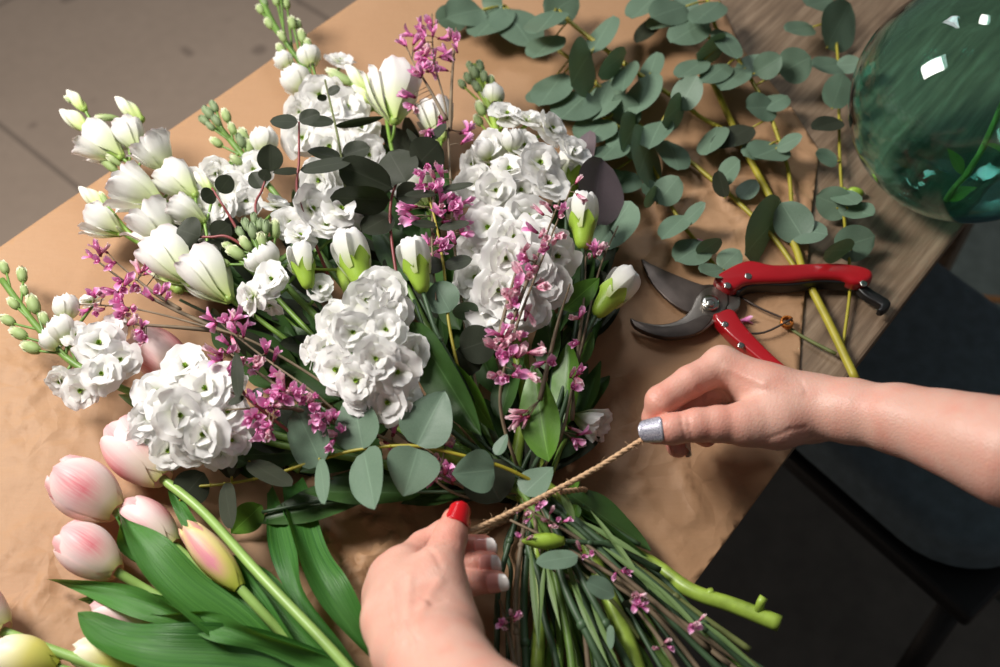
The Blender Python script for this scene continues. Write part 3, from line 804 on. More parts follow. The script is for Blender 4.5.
# ------------------------------------------------------------------ bouquet content
EG = 'cut eucalyptus branches on the paper'
demijohn()
euc_branch('long yellow stemmed eucalyptus branch lying topmost across the upper paper', [(538, -14, .028), (569, 21, .03), (628, 66, .028), (682, 103, .024), (702, 118, .018), (726, 131, .012), (752, 150, .008)],
    [(546, 24, 28, 26), (561, 6, 34, 30), (602, 33, 42, 20), (579, 69, 38, 34), (611, 64, 34, 16), (625, 76, 24, 18), (643, 91, 36, 23), (652, 69, 30, 17), (688, 93, 36, 24), (674, 112, 24, 20), (545, 48, 32, 22), (655, 133, 26, 22), (712, 140, 26, 20)], .0022, .0018, group=EG)
euc_branch('eucalyptus branch running under the topmost one towards the thick bare stem', [(505, 6, .012), (529, 30, .012), (565, 55, .012), (592, 79, .012), (637, 123, .012), (688, 160, .010), (730, 195, .008), (772, 236, .007), (800, 275, .007)],
    [(465, 12, 32, 24), (450, 19, 28, 22), (490, 24, 40, 26), (518, 24, 40, 32), (492, 3, 20, 16), (552, 87, 34, 24), (542, 95, 24, 20), (602, 99, 40, 28), (575, 105, 34, 32), (626, 111, 34, 24), (594, 130, 30, 26), (628, 137, 32, 26), (674, 153, 26, 22), (730, 171, 28, 18), (722, 184, 26, 12, 'dark'), (643, 159, 40, 38), (763, 232, 58, 40), (748, 190, 22, 16)], .0017, .0022, group=EG)
euc_branch('eucalyptus branch whose lower end reaches the red secateurs', [(580, 104, .016), (613, 123, .016), (637, 144, .014), (655, 172, .012), (670, 204, .010), (685, 228, .009), (700, 246, .008), (722, 276, .008)],
    [(608, 154, 28, 24), (620, 138, 24, 16), (623, 181, 28, 22), (607, 176, 22, 18), (652, 191, 20, 18), (668, 190, 32, 24), (650, 197, 18, 12), (694, 214, 30, 11), (674, 226, 30, 16), (692, 250, 30, 24), (709, 246, 26, 14), (730, 259, 26, 20), (712, 272, 22, 16)], .0015, .0019, group=EG)
euc_branch('leafy eucalyptus branch beside the thick bare stem, near the top edge', [(703, -16, .03), (718, 33, .028), (737, 58, .026), (752, 81, .024), (769, 113, .02), (781, 146, .015), (789, 174, .012), (792, 215, .009), (792, 245, .007)],
    [(670, 10, 30, 22), (689, 30, 34, 22), (707, 12, 30, 20), (712, 49, 26, 20), (727, 45, 34, 17), (733, 78, 28, 18), (691, 70, 30, 18), (716, 72, 26, 16), (754, 64, 34, 18), (760, 108, 28, 24), (795, 65, 32, 30), (768, 65, 28, 22), (776, 101, 26, 18), (767, 153, 30, 26), (789, 142, 26, 12), (793, 222, 40, 32), (809, 231, 32, 20), (757, 150, 24, 18), (733, 136, 40, 18, 'dark')], .002, .0018, group=EG)
euc_branch('eucalyptus branch with small leaf pairs lying nearest the green demijohn', [(826, -20, .014), (834, 22, .014), (839, 73, .012), (839, 105, .012), (840, 162, .011), (845, 227, .010), (849, 259, .009), (850, 290, .007), (843, 346, .004)],
    [(837, 26, 44, 32), (819, 4, 26, 20), (799, 30, 26, 16), (827, 67, 28, 18), (849, 65, 24, 14), (838, 91, 34, 24), (827, 125, 28, 14, 'dark'), (833, 203, 34, 28), (847, 199, 24, 16), (860, 211, 22, 16), (854, 243, 38, 30), (837, 250, 26, 18), (850, 206, 24, 18), (826, 158, 22, 14)], .0015, .0013, group=EG)
euc_branch('short eucalyptus tip with crowded leaves in the middle of the top edge', [(640, -26, .02), (668, 0, .022), (690, 22, .02), (712, 40, .016)],
    [(646, 6, 38, 22), (662, 22, 26, 18), (648, 28, 30, 14, 'dark'), (684, 8, 28, 20), (700, 26, 24, 18)], .0014, .0016, group=EG)
# thick bare stem with a forked twig
r = thing('bare_eucalyptus_stem', 'thick bare yellow green stem running under the red secateurs', 'stem', W(780, 220, 0), )
mb = MB(); pth = catmull([W(713, 82, .012), W(740, 140, .010), W(790, 235, .008), W(805, 275, .007), W(830, 325, .007), W(856, 380, .008)], 8); tube(mb, pth, (.0030, .0036), 10); nodes(mb, pth); part('stem', mb, M['st_yellow'], r)
mb = MB(); tube(mb, catmull([W(780, 322, .004), W(805, 338, .005), W(836, 354, .007)], 5), (.0012, .0016), 7); part('twig', mb, M['st_olive'], r)
r = thing('green_bud', 'tiny bright green bud lying on the wood beside the demijohn', 'bud', W(856, 192, .004))
mb = MB(); blob(mb, W(856, 192, .0055), .0048, (RX*.9-UP*.2), 1.5, 0, 12, 8, .2); tube(mb, [W(849, 191, .005), W(844, 188, .003)], .001, 6); part('bud', mb, M['calyx'], r)
for k, (x, y, lab) in enumerate(((706, 243, 'tiny fallen pink blossom on the paper above the red secateur handle'), (738, 322, 'fallen pink blossom lying between the secateur handles'))):
    r = thing('fallen_blossom', lab, 'blossom', W(x, y, .003)); inst('petals', PEA[k], r, frame_z(W(x, y, .004), RX*(1 if k else -1)+UP*.3, 1, .8+.4*k))

# ---- deep foliage in the middle of the bouquet
low = []
RG = 'broad leaved green sprigs in the bouquet'
sprig('upright broad leaf sprig with one bright green leaf right of centre', 'ruscus_sprig', [(590, 300, .05), (575, 360, .045), (556, 430, .04)],
      [(549, 462, .06, 530, 362, .085, 40), (567, 425, .04, 569, 340, .06, 28), (571, 367, .04, 594, 331, .05, 22), (563, 310, .05, 600, 278, .065, 26), (548, 372, .05, 551, 306, .06, 28, 'deep'), (575, 330, .03, 612, 292, .035, 24, 'deep'), (560, 300, .03, 585, 246, .04, 26, 'deep'), (540, 420, .035, 512, 350, .05, 24, 'deep'), (582, 420, .03, 600, 360, .03, 22, 'deep')],
      (.0012, .0016), 'st_dark', 'ov', group=RG, tail=[(590, 560, .02), (650, 640, .015), (672, 720, .012)])
sprig('deep green leaf sprig with one long pointed leaf beside the central white stock', 'ruscus_sprig', [(414, 300, .06), (440, 370, .055), (480, 440, .045)],
      [(412, 322, .085, 480, 436, .07, 38, 'deep'), (448, 360, .075, 492, 432, .06, 22), (450, 400, .04, 420, 420, .045, 24, 'deep'), (470, 330, .045, 500, 400, .04, 26, 'deep'), (440, 300, .05, 420, 220, .05, 30, 'deep'), (460, 330, .05, 440, 250, .05, 30, 'deep'), (480, 400, .03, 500, 470, .03, 34, 'deep'), (500, 420, .04, 520, 340, .05, 26, 'deep')],
      (.0012, .0016), 'st_dark', 'ov', group=RG, tail=[(560, 580, .02), (600, 640, .015), (628, 720, .012)])
low.append(0); low[-1] = sprig('low dark leaf sprig half hidden behind the top white stocks', 'ruscus_sprig', [(330, 160, .02), (400, 260, .03), (470, 400, .03)],
      [(400, 240, .04, 350, 170, .045, 44, 'deep'), (410, 250, .04, 440, 180, .04, 40, 'deep'), (380, 230, .03, 300, 180, .03, 40, 'deep'), (420, 280, .04, 370, 220, .05, 40, 'deep'), (430, 300, .03, 470, 230, .035, 40, 'deep'), (440, 330, .03, 400, 250, .045, 36, 'dark'), (360, 200, .03, 400, 130, .03, 36, 'deep'), (410, 300, .03, 340, 260, .03, 40, 'deep')],
      (.0012, .0018), 'st_dark', 'deep', group=RG, tail=[(545, 580, .015), (560, 650, .012), (566, 720, .01)])
low.append(0); low[-1] = sprig('low dark leaf sprig spreading behind the white stocks at left', 'ruscus_sprig', [(180, 300, .015), (280, 350, .02), (400, 430, .025)],
      [(300, 370, .02, 220, 330, .02, 40, 'deep'), (300, 360, .02, 240, 290, .02, 40, 'deep'), (340, 400, .02, 270, 330, .03, 40, 'deep'), (370, 420, .025, 300, 300, .03, 44, 'deep'), (300, 330, .02, 190, 240, .03, 40, 'deep'), (330, 420, .02, 250, 450, .02, 34, 'deep'), (380, 440, .02, 300, 470, .025, 34, 'deep'), (260, 290, .03, 210, 200, .03, 36, 'dark')],
      (.0012, .0018), 'st_dark', 'deep', group=RG, tail=[(540, 600, .014), (528, 660, .012), (520, 720, .01)])
low.append(0); low[-1] = sprig('dark leaf sprig on the right side behind the white stock head', 'ruscus_sprig', [(600, 170, .02), (596, 260, .022), (560, 400, .025)],
      [(592, 224, .045, 600, 160, .055, 46, 'purple'), (596, 250, .03, 632, 204, .038, 42, 'euc'), (590, 290, .02, 606, 228, .03, 34, 'dark'), (580, 270, .03, 560, 190, .03, 34, 'deep'), (575, 330, .03, 590, 250, .03, 30, 'deep'), (570, 370, .03, 600, 300, .02, 30, 'deep'), (565, 430, .02, 608, 372, .018, 26, 'deep'), (570, 200, .03, 590, 130, .025, 26, 'purple')],
      (.0012, .0018), 'st_dark', 'deep', group=RG, tail=[(620, 575, .016), (690, 640, .02), (735, 690, .02)])
def fill(root, zones, kinds):
    for cx, cy, rx, ry, n, h0, h1 in zones:
        for k in range(n):
            a = rnd.random()*6.28; q = math.sqrt(rnd.random()); x, y = cx+rx*q*math.cos(a), cy+ry*q*math.sin(a)
            d = math.atan2(y-BIND[1], x-BIND[0])+rnd.uniform(-.6, .6); L = rnd.uniform(46, 74)
            h = rnd.uniform(h0, h1)
            leaf_at(root, rnd.choice(kinds), W(x-math.cos(d)*L/2, y-math.sin(d)*L/2, h), W(x+math.cos(d)*L/2, y+math.sin(d)*L/2, max(.004, h+rnd.uniform(-.01, .016))), rnd.uniform(18, 28))
fill(low[0], [(390, 235, 60, 60, 26, .012, .04), (330, 230, 50, 40, 12, .01, .03), (420, 160, 30, 40, 10, .01, .03), (455, 320, 30, 60, 12, .015, .04)], ['deep', 'dark', 'deep'])
fill(low[1], [(215, 250, 50, 40, 14, .006, .03), (270, 330, 60, 40, 16, .008, .03), (330, 440, 70, 30, 16, .006, .03), (270, 280, 50, 40, 12, .01, .03), (250, 455, 50, 22, 8, .004, .02)], ['deep', 'dark'])
fill(low[2], [(585, 220, 22, 60, 16, .006, .03), (570, 320, 32, 70, 18, .006, .03), (540, 440, 50, 40, 20, .006, .03), (480, 470, 60, 24, 16, .006, .028)], ['deep', 'deep', 'dark'])
# ---- lower eucalyptus on a yellow stem, lying over the front of the bouquet
r = euc_branch('long eucalyptus branch with silvery leaf pairs along the front of the bouquet', [(190, 487, .022), (232, 483, .03), (275, 474, .042), (312, 462, .055), (362, 449, .068), (418, 446, .074), (460, 455, .072), (500, 466, .064), (530, 480, .055), (552, 494, .045)],
    [(192, 487, 34, 30, 'dark'), (231, 458, 34, 9, 'dark'), (227, 505, 40, 15, 'dark'), (270, 474, 46, 17, 'dark'), (310, 437, 56, 34), (323, 482, 42, 12)], .0010, .0014, group='eucalyptus sprigs in the bouquet')
for b, t, w in (((363, 449, .069), (352, 392, .082), 44), ((364, 452, .069), (376, 510, .078), 36), ((417, 445, .075), (444, 390, .09), 54.1), ((418, 449, .074), (404, 495, .07), 54.1), ((494, 470, .064), (452, 474, .07), 44), ((480, 462, .055), (500, 502, .04), 54), ((497, 455, .066), (507, 434, .07), 12), ((524, 494, .055), (552, 466, .06), 30)):
    leaf_at(r, 'heart' if w != 54 else 'dark', W(*b), W(*t), w, ratio=.9)
sprig('low green leaf pair sticking out at the lower left of the bouquet', 'ruscus_sprig', [(262, 512, .02), (330, 500, .03), (420, 492, .03)],
      [(262, 505, .022, 230, 534, .012, 30), (374, 494, .03, 252, 518, .022, 32, 'deep'), (420, 494, .03, 300, 488, .045, 30, 'deep'), (440, 486, .025, 330, 472, .03, 26, 'deep'), (470, 488, .02, 400, 500, .02, 24, 'deep')], (.0012, .0016), 'st_dark', 'ov', group=RG, tail=[(560, 570, .012), (580, 640, .01), (584, 720, .01)])

# ---- white stocks
stock('white stock spike at far left with round green buds at its tip', [(2, 280, .03), (40, 330, .035), (78, 366, .04), (150, 400, .035), (260, 440, .03)], [(600, 570, .012), (650, 640, .012), (700, 720, .012)],
    [(99, 344, .06, 52), (120, 360, .055, 42), (81, 390, .045, 44), (60, 381, .04, 32), (102, 374, .06, 42), (76, 336, .05, 30), (90, 300, .03, 30, -.2, -.9, .4), (112, 330, .05, 34)],
    [(22, 274, .03, 17), (4, 267, .03, 15), (33, 303, .04, 20), (13, 303, .035, 15), (7, 320, .03, 17), (18, 333, .035, 19), (30, 347, .035, 20), (44, 318, .045, 14), (24, 290, .03, 13)], [], [(66, 308, .05, 24), (62, 330, .05, 26), (52, 340, .045, 22)],
    [(170, 410, .03, 115, 396, .028, 18)])
stock('big white stock head resting above the pink tulips at lower left', [(165, 420, .035), (200, 410, .04), (260, 430, .035), (400, 470, .03)], [(630, 600, .016), (668, 660, .016), (690, 720, .016)],
    [(186, 368, .062, 54), (159, 393, .06, 52), (206, 389, .075, 54), (150, 420, .055, 48), (204, 434, .07, 54), (180, 415, .078, 54), (148, 440, .045, 44), (168, 450, .045, 42), (232, 440, .055, 40), (228, 412, .065, 46), (220, 454, .05, 36), (226, 380, .05, 40), (190, 446, .055, 44), (240, 424, .05, 34), (168, 405, .07, 46)],
    [], [], [], [(280, 440, .02, 330, 420, .02, 16)])
stock('large white stock head in the very middle of the bouquet', [(340, 270, .05), (360, 320, .06), (385, 380, .055), (440, 450, .045)], [(588, 550, .03), (610, 600, .034), (634, 660, .03), (650, 720, .026)],
    [(382, 291, .10, 50), (391, 312, .095, 46), (337, 322, .085, 44), (353, 332, .105, 48), (386, 330, .105, 44), (337, 370, .09, 50), (357, 380, .10, 48), (397, 372, .10, 52), (376, 358, .11, 46), (388, 402, .085, 50), (326, 348, .08, 38), (412, 352, .085, 40), (366, 300, .10, 44), (404, 396, .08, 40), (360, 396, .085, 40), (312, 352, .06, 36, -.9, .1, .5)],
    [], [], [(302, 264, .07, 24)], [(420, 420, .05, 440, 380, .06, 14)], (.004, .0062), 'st_thick')
stock('white stock spike at the top with green buds rising past the upper frame', [(256, -14, .05), (270, 18, .05), (287, 44, .05), (312, 80, .045), (340, 130, .04), (380, 230, .035), (450, 370, .03)], [(600, 590, .02), (655, 650, .018), (700, 710, .016)],
    [(320, 95, .055, 48), (340, 62, .045, 34, .2, -.8, .6), (347, 108, .06, 44), (330, 112, .06, 42), (303, 138, .05, 44), (330, 146, .06, 44), (320, 180, .06, 46), (368, 155, .06, 42), (352, 178, .06, 40), (300, 112, .045, 34), (362, 128, .05, 36)],
    [(260, 9, .05, 12), (269, 23, .05, 14), (286, 3, .05, 14), (292, 22, .055, 14), (302, 36, .05, 16), (282, 36, .06, 12), (281, 49, .05, 14), (308, 44, .05, 13), (276, 0, .05, 13), (262, -4, .05, 12), (298, 24, .05, 12)], [(264, 2, .05, 12), (280, -6, .055, 12)], [(284, 61, .05, 18), (297, 81, .05, 28), (309, 57, .05, 22)])
stock('white stock spike with a grey green tip at upper left above the paper edge', [(208, 112, .045), (222, 130, .045), (240, 152, .045), (280, 200, .04), (370, 320, .03)], [(560, 590, .014), (590, 660, .014), (600, 720, .014)],
    [(217, 173, .05, 36), (198, 208, .045, 36), (234, 188, .055, 40), (254, 170, .05, 40), (194, 184, .045, 34), (222, 205, .05, 36), (264, 150, .045, 28), (204, 226, .045, 34), (246, 200, .05, 36)],
    [(226, 115, .05, 15), (216, 142, .045, 14), (243, 136, .05, 18), (232, 128, .05, 13), (236, 160, .055, 14), (248, 146, .05, 16)], [(208, 112, .05, 15), (214, 106, .05, 13), (204, 120, .045, 13), (216, 120, .055, 12), (210, 126, .05, 11), (240, 140, .055, 14)], [(264, 142, .05, 26), (200, 196, .045, 22)])
stock('small white stock spike with open side florets left of the centre', [(250, 226, .075), (262, 256, .075), (290, 290, .065), (330, 330, .055), (440, 440, .035)], [(556, 580, .028), (570, 650, .026), (576, 720, .022)],
    [(272, 280, .085, 40, -.2, -.4, .8), (251, 298, .075, 38, -.8, .1, .6), (270, 306, .07, 30, -.3, .8, .5), (311, 209, .08, 50), (341, 209, .08, 44), (290, 224, .075, 42), (276, 205, .065, 34), (300, 236, .08, 34), (326, 226, .075, 40), (356, 215, .07, 34), (320, 288, .08, 30, .2, -.5, .8)],
    [(235, 252, .075, 20), (245, 243, .08, 16), (275, 228, .08, 18), (228, 246, .07, 14), (262, 240, .085, 16), (222, 262, .07, 14)], [(252, 230, .085, 16), (246, 224, .08, 14), (260, 224, .08, 13), (240, 232, .075, 13), (254, 218, .08, 12), (266, 226, .085, 13)], [(267, 256, .085, 24), (256, 262, .08, 20)])
stock('upper right white stock spike with a grey green knobby tip', [(474, 66, .05), (484, 95, .055), (496, 130, .055), (510, 190, .05), (520, 300, .04), (525, 400, .035)], [(640, 556, .014), (690, 590, .022), (735, 606, .026), (780, 624, .03)],
    [(507, 115, .07, 38, .1, -.8, .6), (527, 120, .07, 38, .3, -.8, .5), (551, 129, .065, 40, .6, -.4, .6), (491, 146, .07, 36), (509, 170, .075, 42, 0, -.6, .8), (539, 163, .08, 48), (572, 153, .065, 44, .5, -.6, .6), (479, 184, .065, 46, -.5, .1, .8), (496, 190, .075, 40), (548, 184, .07, 44), (473, 164, .055, 32), (524, 146, .07, 36), (560, 172, .06, 36), (520, 190, .07, 40), (468, 190, .055, 34)],
    [(491, 81, .055, 14), (480, 108, .06, 16), (498, 98, .055, 14), (478, 120, .05, 14)], [(474, 72, .055, 16), (480, 66, .055, 14), (468, 78, .05, 14), (484, 76, .06, 13), (476, 86, .06, 13), (470, 66, .05, 12), (462, 84, .045, 12)], [(493, 96, .055, 22), (484, 150, .07, 20), (512, 140, .075, 22)], (), (.003, .0056), 'st_thick')
st7 = [o for o in C.objects if o.get('label', '').startswith('upper right white stock')][0]
mb = MB(); tube(mb, [W(757, 613, .03), W(761, 602, .036), W(764, 597, .038)], .003, 9); part('side_shoot', mb, M['st_thick'], st7)
mb = MB(); tube(mb, [W(712, 597, .024), W(709, 590, .028)], .0028, 9); part('side_shoot', mb, M['st_thick'], st7)
stock('dense white stock head right of centre behind the broom twigs', [(520, 200, .05), (518, 250, .055), (512, 310, .05), (525, 400, .042)], [(537, 548, .026), (540, 610, .026), (537, 670, .024), (534, 725, .02)],
    [(489, 228, .085, 54), (527, 216, .08, 48), (514, 238, .10, 52), (474, 250, .07, 42), (556, 256, .075, 52), (506, 258, .105, 50), (547, 288, .08, 50), (477, 278, .075, 48), (499, 290, .095, 52), (534, 266, .095, 46), (487, 306, .08, 46), (543, 284, .085, 40), (484, 318, .07, 42), (514, 304, .09, 48), (530, 312, .075, 44), (466, 296, .06, 38), (540, 240, .085, 42), (508, 320, .075, 40)],
    [], [], [], (), (.0032, .0046), 'st_thick')
# ---- lisianthus
lisianthus('lisianthus spray at the upper left edge with several slim buds', [(96, 135, .05), (130, 165, .045), (170, 205, .045), (240, 260, .035), (360, 380, .028)], [(552, 600, .012), (548, 660, .012), (546, 720, .012)],
    [('bud', 85, 110, .06, 67, 90, .062), ('green', 80, 104, .06, 64, 97, .06), ('bud', 91, 130, .06, 60, 110, .06), ('bud', 142, 120, .055, 115, 97, .06), ('green', 118, 118, .06, 94, 117, .062), ('green', 117, 172, .045, 99, 155, .045), ('half', 122, 158, .05, 88, 138, .05), ('half', 141, 152, .05, 122, 126, .055), ('wide', 170, 172, .06, 145, 138, .075), ('open', 162, 203, .055, 116, 184, .06), ('green', 122, 166, .05, 106, 155, .055)])
lisianthus('lisianthus with one slim bud and two cups over the left paper edge', [(112, 212, .035), (135, 238, .035), (170, 258, .035), (260, 300, .03), (380, 400, .025)], [(556, 560, .012), (574, 640, .012), (590, 720, .012)],
    [('bud', 107, 209, .04, 79, 187, .042), ('green', 108, 206, .045, 100, 192, .045), ('half', 122, 234, .035, 88, 216, .04), ('open', 174, 246, .05, 140, 212, .06), ('green', 126, 236, .04, 116, 226, .05)])
lisianthus('closed creamy lisianthus cups below the small stock spike', [(190, 240, .045), (205, 272, .045), (236, 302, .04), (300, 350, .03), (400, 430, .025)], [(550, 560, .018), (560, 640, .016), (556, 720, .014)],
    [('closed', 193, 282, .06, 156, 246, .06), ('closed', 230, 300, .06, 194, 260, .065), ('bud', 180, 290, .05, 147, 254, .05), ('mid', 205, 222, .055, 172, 206, .06), ('bud', 214, 192, .06, 194, 172, .065), ('mid', 196, 196, .055, 166, 174, .055), ('green', 186, 268, .05, 178, 252, .06)])
lisianthus('tall white lisianthus cup with pointed buds at the top of the bouquet', [(385, 110, .045), (392, 150, .045), (410, 230, .035), (460, 360, .03)], [(570, 580, .02), (604, 650, .018), (620, 715, .016)],
    [('mid', 395, 122, .06, 390, 74, .065), ('bud', 373, 92, .055, 345, 65, .06), ('green', 352, 84, .055, 326, 70, .055), ('bud', 372, 108, .05, 350, 80, .05)])
lisianthus('pale lisianthus cup tucked behind the pink broom at the top centre', [(425, 205, .04), (436, 240, .04), (470, 380, .03)], [(574, 590, .018), (640, 650, .016), (664, 715, .016)],
    [('open', 428, 205, .05, 404, 172, .055), ('mid', 442, 140, .045, 432, 106, .05)])
# ---- carnation buds
carnation('carnation bud with green calyx just above the central stock', (364, 288, .095), (344, 232, .105), [(385, 330, .07), (440, 420, .05)], [(580, 590, .03), (600, 650, .028), (612, 720, .02)])
carnation('carnation bud standing between pink broom and central stock', (423, 292, .095), (410, 238, .11), [(440, 340, .085), (475, 400, .065)], [(600, 600, .026), (640, 660, .024), (660, 720, .02)])
carnation('carnation bud at the right edge above the small green bud leaves', (583, 248, .06), (584, 193, .075), [(580, 300, .05), (560, 400, .045)], [(610, 560, .02), (690, 620, .02), (760, 668, .02), (790, 690, .02)])
carnation('carnation bud pointing at the secateur blades', (596, 315, .055), (632, 270, .065), [(580, 350, .05), (560, 420, .045)], [(620, 560, .024), (700, 640, .02), (740, 680, .02)])
carnation('smaller carnation bud beside the open side floret', (309, 288, .085), (298, 244, .095), [(330, 320, .06), (420, 430, .04)], [(574, 560, .03), (590, 620, .028), (605, 720, .02)])
carnation('plump carnation bud behind the upper right stock florets', (566, 200, .05), (572, 150, .06), [(565, 260, .04), (550, 400, .035)], [(640, 560, .02), (720, 640, .02), (770, 690, .02)])
carnation('closed yellow green carnation bud pointing left among the stems below the twine', (564, 541, .05), (522, 541, .052), [(590, 543, .048), (612, 547, .042), (660, 570, .03)], None, False)
lisianthus('white flower half hidden behind the bright green leaf at right', [(570, 432, .03), (560, 450, .03), (550, 475, .03)], [(600, 540, .02), (700, 625, .02), (745, 672, .02)], [('half', 574, 416, .03, 606, 428, .036)])
# ---- dark red stemmed eucalyptus
DG = 'eucalyptus sprigs in the bouquet'
def dark_sprig(label, pts, leaves, rad=(.0008, .0013), mat='st_red', tail=None): return sprig(label, 'eucalyptus_sprig', pts, leaves, rad, mat, 'dark', 'leaf sprig', DG, tail)
dark_sprig('dark eucalyptus sprig with one flat leaf on an upright red stem', [(299, 122, .12), (299, 160, .105), (299, 200, .09), (330, 280, .05)], [(298, 122, .121, 270, 120, .124, 15), (299, 121, .121, 320, 113, .124, 15), (300, 170, .10, 273, 172, .11, 8), (300, 170, .10, 352, 160, .105, 14)])
dark_sprig('thin eucalyptus twig with narrow opposite leaves above the white florets', [(325, 80, .10), (336, 128, .095), (342, 160, .09), (346, 190, .08), (370, 270, .05)], [(334, 122, .096, 302, 122, .10, 12), (335, 126, .096, 384, 116, .10, 9), (342, 156, .09, 370, 147, .095, 20), (341, 158, .09, 307, 152, .095, 14), (328, 94, .10, 340, 87, .104, 9), (327, 97, .10, 317, 98, .10, 7)], mat='st_olive')
dark_sprig('dark round leaved eucalyptus sprig in front of the pink broom base', [(434, 132, .085), (420, 160, .085), (398, 180, .085), (390, 220, .07), (400, 300, .05)], [(416, 166, .09, 440, 142, .10, 40), (406, 182, .088, 388, 150, .096, 44), (392, 188, .09, 338, 164, .10, 38), (390, 200, .085, 330, 198, .09, 30), (424, 152, .085, 407, 128, .09, 8), (430, 140, .085, 446, 124, .09, 10), (396, 196, .08, 424, 190, .085, 24), (392, 215, .07, 362, 230, .075, 26)])
dark_sprig('dark eucalyptus sprig with red stem pointing up at left centre', [(270, 170, .085), (262, 190, .08), (256, 215, .075), (280, 290, .05)], [(270, 172, .085, 270, 144, .10, 26), (262, 180, .085, 268, 170, .09, 14), (262, 188, .08, 252, 172, .085, 18)])
dark_sprig('small round leaf eucalyptus sprig beside the upper left lisianthus', [(212, 188, .08), (222, 204, .078), (234, 224, .07), (270, 290, .05)], [(219, 192, .08, 231, 176, .088, 20), (214, 192, .08, 202, 200, .08, 18)])
dark_sprig('dark eucalyptus sprig with horizontal red stem over the left stocks', [(186, 238, .07), (210, 237, .075), (236, 241, .075), (290, 290, .05)], [(200, 237, .075, 176, 228, .08, 34), (212, 238, .074, 230, 224, .08, 24), (204, 242, .07, 214, 258, .06, 28), (222, 244, .07, 248, 252, .05, 30), (196, 242, .07, 190, 264, .06, 22), (232, 244, .06, 216, 262, .05, 28)])
dark_sprig('eucalyptus sprig with thin edge on leaves crossing the pink broom', [(427, 192, .10), (436, 224, .095), (444, 270, .09), (450, 330, .08), (470, 420, .06)], [(436, 194, .10, 404, 196, .105, 9), (436, 192, .10, 474, 184, .105, 7), (438, 226, .095, 410, 224, .10, 9), (439, 228, .095, 470, 222, .10, 9), (444, 264, .09, 414, 266, .095, 18), (444, 266, .09, 472, 258, .095, 14), (450, 312, .085, 434, 282, .095, 36, 'euc'), (452, 312, .08, 482, 308, .08, 18, 'euc'), (460, 350, .07, 496, 338, .075, 40), (456, 350, .07, 480, 370, .06, 40)], mat='st_yellow')
dark_sprig('small dark eucalyptus twig beside the lower left stock head', [(236, 350, .085), (240, 380, .085), (250, 400, .08), (300, 440, .05)], [(239, 398, .085, 235, 352, .095, 13), (250, 402, .08, 262, 388, .085, 12), (244, 396, .08, 228, 404, .08, 8)])
# ---- pink broom
broom('tall pink broom sprig rising at the top centre of the bouquet', [[(432, 14, .09), (434, 60, .09), (446, 110, .085), (450, 170, .08), (456, 260, .07), (480, 400, .05)], [(412, 60, .09), (430, 90, .088), (446, 120, .085)], [(456, 28, .09), (452, 80, .085), (450, 130, .085)], [(436, 300, .09), (432, 240, .09), (434, 180, .085), (428, 150, .08)]],
    [(418, 50, .09, 14, 14, 11), (436, 62, .09, 16, 14, 12), (422, 76, .09, 10, 8, 5), (412, 102, .088, 6, 9, 4), (432, 30, .09, 12, 10, 7), (456, 46, .09, 8, 10, 4), (438, 124, .085, 10, 10, 5), (462, 138, .08, 9, 8, 4), (430, 176, .095, 16, 14, 11), (442, 204, .095, 20, 16, 13), (432, 244, .09, 12, 18, 8), (452, 230, .085, 12, 18, 7), (414, 214, .09, 10, 12, 5)],
    [(600, 570, .03), (680, 625, .03), (762, 690, .03)], pale=.15)
broom('pink broom sprig at far left pointing over the paper', [[(72, 304, .05), (130, 308, .05), (200, 325, .055), (260, 345, .05), (350, 400, .045), (440, 460, .04)], [(86, 252, .05), (128, 284, .05), (165, 305, .055), (230, 335, .05)], [(116, 262, .05), (150, 290, .055), (180, 310, .055)], [(104, 322, .05), (160, 326, .055), (210, 330, .05)]],
    [(106, 258, .055, 16, 7, 6), (124, 284, .055, 12, 9, 8), (148, 274, .055, 14, 8, 6), (98, 304, .055, 14, 8, 6), (124, 316, .055, 12, 12, 9), (142, 334, .055, 10, 9, 6), (160, 296, .06, 8, 8, 4)],
    [(590, 560, .03), (660, 610, .03), (730, 665, .03)])
broom('dense pink broom sprig between the two lower left white stocks', [[(214, 318, .075), (262, 356, .075), (310, 390, .075), (350, 420, .065), (440, 465, .05)], [(226, 410, .07), (270, 408, .07), (310, 412, .07), (360, 436, .06)], [(212, 388, .07), (260, 400, .07), (300, 410, .07)], [(222, 348, .075), (280, 388, .075), (330, 424, .065)]],
    [(236, 330, .08, 12, 10, 7), (218, 322, .08, 8, 8, 4), (230, 358, .08, 14, 13, 11), (264, 362, .08, 12, 11, 7), (286, 384, .085, 14, 12, 10), (264, 424, .075, 13, 10, 9), (280, 404, .08, 14, 12, 8), (306, 398, .08, 14, 12, 8), (324, 414, .075, 14, 12, 8), (250, 408, .075, 10, 10, 5), (340, 436, .07, 8, 8, 4), (388, 438, .06, 6, 6, 2)],
    [(560, 545, .04), (580, 600, .03), (590, 680, .02)], pale=.3)
broom('slim broom twigs with small red and white buds over the right white stock', [[(572, 186, .11), (553, 232, .115), (532, 285, .115), (514, 335, .11), (500, 400, .08), (515, 460, .05)], [(560, 200, .11), (540, 250, .115), (520, 300, .115), (504, 350, .10)], [(520, 258, .11), (508, 300, .11), (496, 350, .10)]],
    [(552, 214, .115, 10, 12, 6), (546, 240, .12, 14, 12, 7), (530, 262, .12, 16, 14, 9), (524, 290, .12, 14, 14, 8), (520, 312, .115, 16, 10, 8), (510, 350, .11, 20, 16, 17), (512, 375, .10, 16, 10, 7), (576, 190, .11, 4, 6, 2)],
    [(580, 560, .035), (650, 610, .03), (715, 690, .025)], pale=.65)
